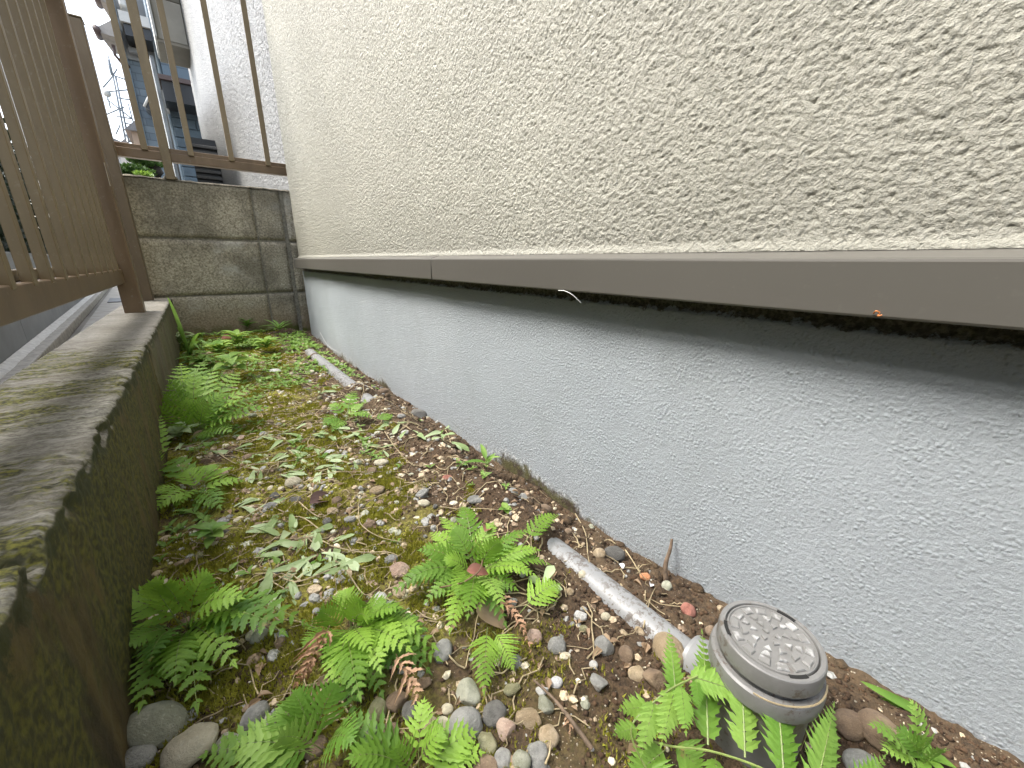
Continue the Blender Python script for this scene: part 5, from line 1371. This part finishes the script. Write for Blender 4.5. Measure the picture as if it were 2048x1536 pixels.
mb = MB(); mb.box((B(220, 0, SY).x, SY + 0.1, B(230, 285, SY).z), (B(237, 0, SY).x - 0.1, SY + 0.13, B(230, 215, SY).z)); mb.build('mesh_sheet', m_plain('pale_mesh', (0.52, 0.54, 0.58), 0.8, 0.15, 1.5), sf)
V_, F_ = ICO2; c_ = B(214, 187, SY)
mb = MB(); mb.add((V_ * 0.085 + np.array(c_)).tolist(), F_.tolist()); mb.build('round_lamp', m_wt, sf, True, fix=False)
# low buildings at the horizon
for (u0, v0, u1, y, col, nm, lb) in ((262, 262, 300, 13.0, (0.42, 0.30, 0.22), 'tan_house', 'tan house far off behind the scaffolding'), (236, 300, 272, 15.0, (0.5, 0.52, 0.53), 'grey_house', 'pale grey house far off below the scaffolding'), (150, 275, 240, 18.0, (0.45, 0.46, 0.46), 'grey_house', 'low grey house far off left of the scaffolding')):
    p0 = B(u0, v0, y); p1 = B(u1, v0, y); e_ = empty(nm, ((p0.x + p1.x) / 2, y, -0.34), lb, 'house')
    mb = MB(); mb.box((p0.x, y, -0.34), (p1.x, y + 3, p0.z)); mb.build('wall', m_plain(nm + '_wall', col, 0.8, 0.1, 2), e_)
    mb = MB(); mx = (p0.x + p1.x) / 2; mb.add([(p0.x - .1, y - .1, p0.z), (p1.x + .1, y - .1, p0.z), (mx, y - .1, p0.z + .25), (p0.x - .1, y + 3.1, p0.z), (p1.x + .1, y + 3.1, p0.z), (mx, y + 3.1, p0.z + .25)], [(0, 1, 2), (3, 5, 4), (0, 2, 5, 3), (1, 4, 5, 2), (0, 3, 4, 1)]); mb.build('roof', m_plain(nm + '_roof', (0.2, 0.19, 0.19), 0.7), e_)
    mb = MB(); ww = (p1.x - p0.x); mb.box((p0.x + ww * .3, y - .02, p0.z * .55), (p0.x + ww * .6, y - .002, p0.z * .8)); mb.build('window', m_dk, e_)

# pale house added across the path to block low sky light from the left
nh = empty('added_neighbour_house', (-2.6, 2.0, -0.34), 'pale neighbouring house added to block low sky light, glimpsed between the fence slats', 'house')
nrot = Matrix.Translation((-2.9, 1.5, 0)) @ Matrix.Rotation(0.083, 4, 'Z')
mb = MB(); mb.box((-3.0, -5.0, -0.34), (0, 5.5, 3.1), nrot); mb.build('wall', m_plain('added_house_render', (0.55, 0.54, 0.50), 0.8, 0.06, 3, 0.3), nh)
mb = MB(); mb.box((-3.3, -5.3, 3.1), (0.28, 5.8, 3.22), nrot); mb.build('roof', m_plain('added_house_roof', (0.12, 0.12, 0.125), 0.7), nh)
for yy in (-2.0, 2.2):
    mb = MB(); mb.box((0.0, yy, 0.75), (0.045, yy + 1.6, 1.75), nrot); fr = mb.build('window', m_wt, nh)
    mb = MB(); mb.box((0.046, yy + 0.06, 0.81), (0.050, yy + 1.54, 1.69), nrot); mb.build('pane', m_dk, nh)

# dark hedge beyond the slatted fence
hd = empty('hedge', (-0.75, 1.4, -0.34), 'dark evergreen hedge filling the gaps behind the slatted fence', 'hedge')
m_hg = m_leaf('hedge_green', (0.006, 0.014, 0.010), (0.020, 0.045, 0.020), 0.15, 0.5, 12)
mb = MB()
for _ in range(17000):
    s_ = R.uniform(-1.5, 4.5); p = base + dirn * s_ + nrm * R.uniform(-0.50, -0.12); p.z = -0.30 + R.random() * (1.25 + 0.12 * float(perlin(s_ * 2, 1.1)))
    d = Vector((R.uniform(-1, 1), R.uniform(-1, 1), R.uniform(-.4, 1))).normalized(); leaf_geo(mb, p, d, Vector((0.6, R.uniform(-.5, .5), 1)).normalized(), R.uniform(.04, .08), R.uniform(.022, .036), 'ovate', 0.2, 2, 0.2)
mb.build('foliage', m_hg, hd, fix=False)
mb = MB()
for k in range(7): q_ = base + dirn * (-1.2 + k * 0.85) + nrm * -0.3; mb = MB(); mb.tube([(q_.x, q_.y, -0.34), (q_.x, q_.y, 0.1)], .018, 6); mb.build('trunk', m_plain('hedge_bark', (0.06, 0.045, 0.035), 0.9), hd, True)

# things outside the frame that shade the passage: the house this picture was taken beside goes on behind the camera (built above as wall_core)
for o in list(COL.objects):
    if o.type == 'MESH' and o.parent is None and 'label' not in o and o.get('kind') != 'structure':
        print('UNTAGGED', o.name)
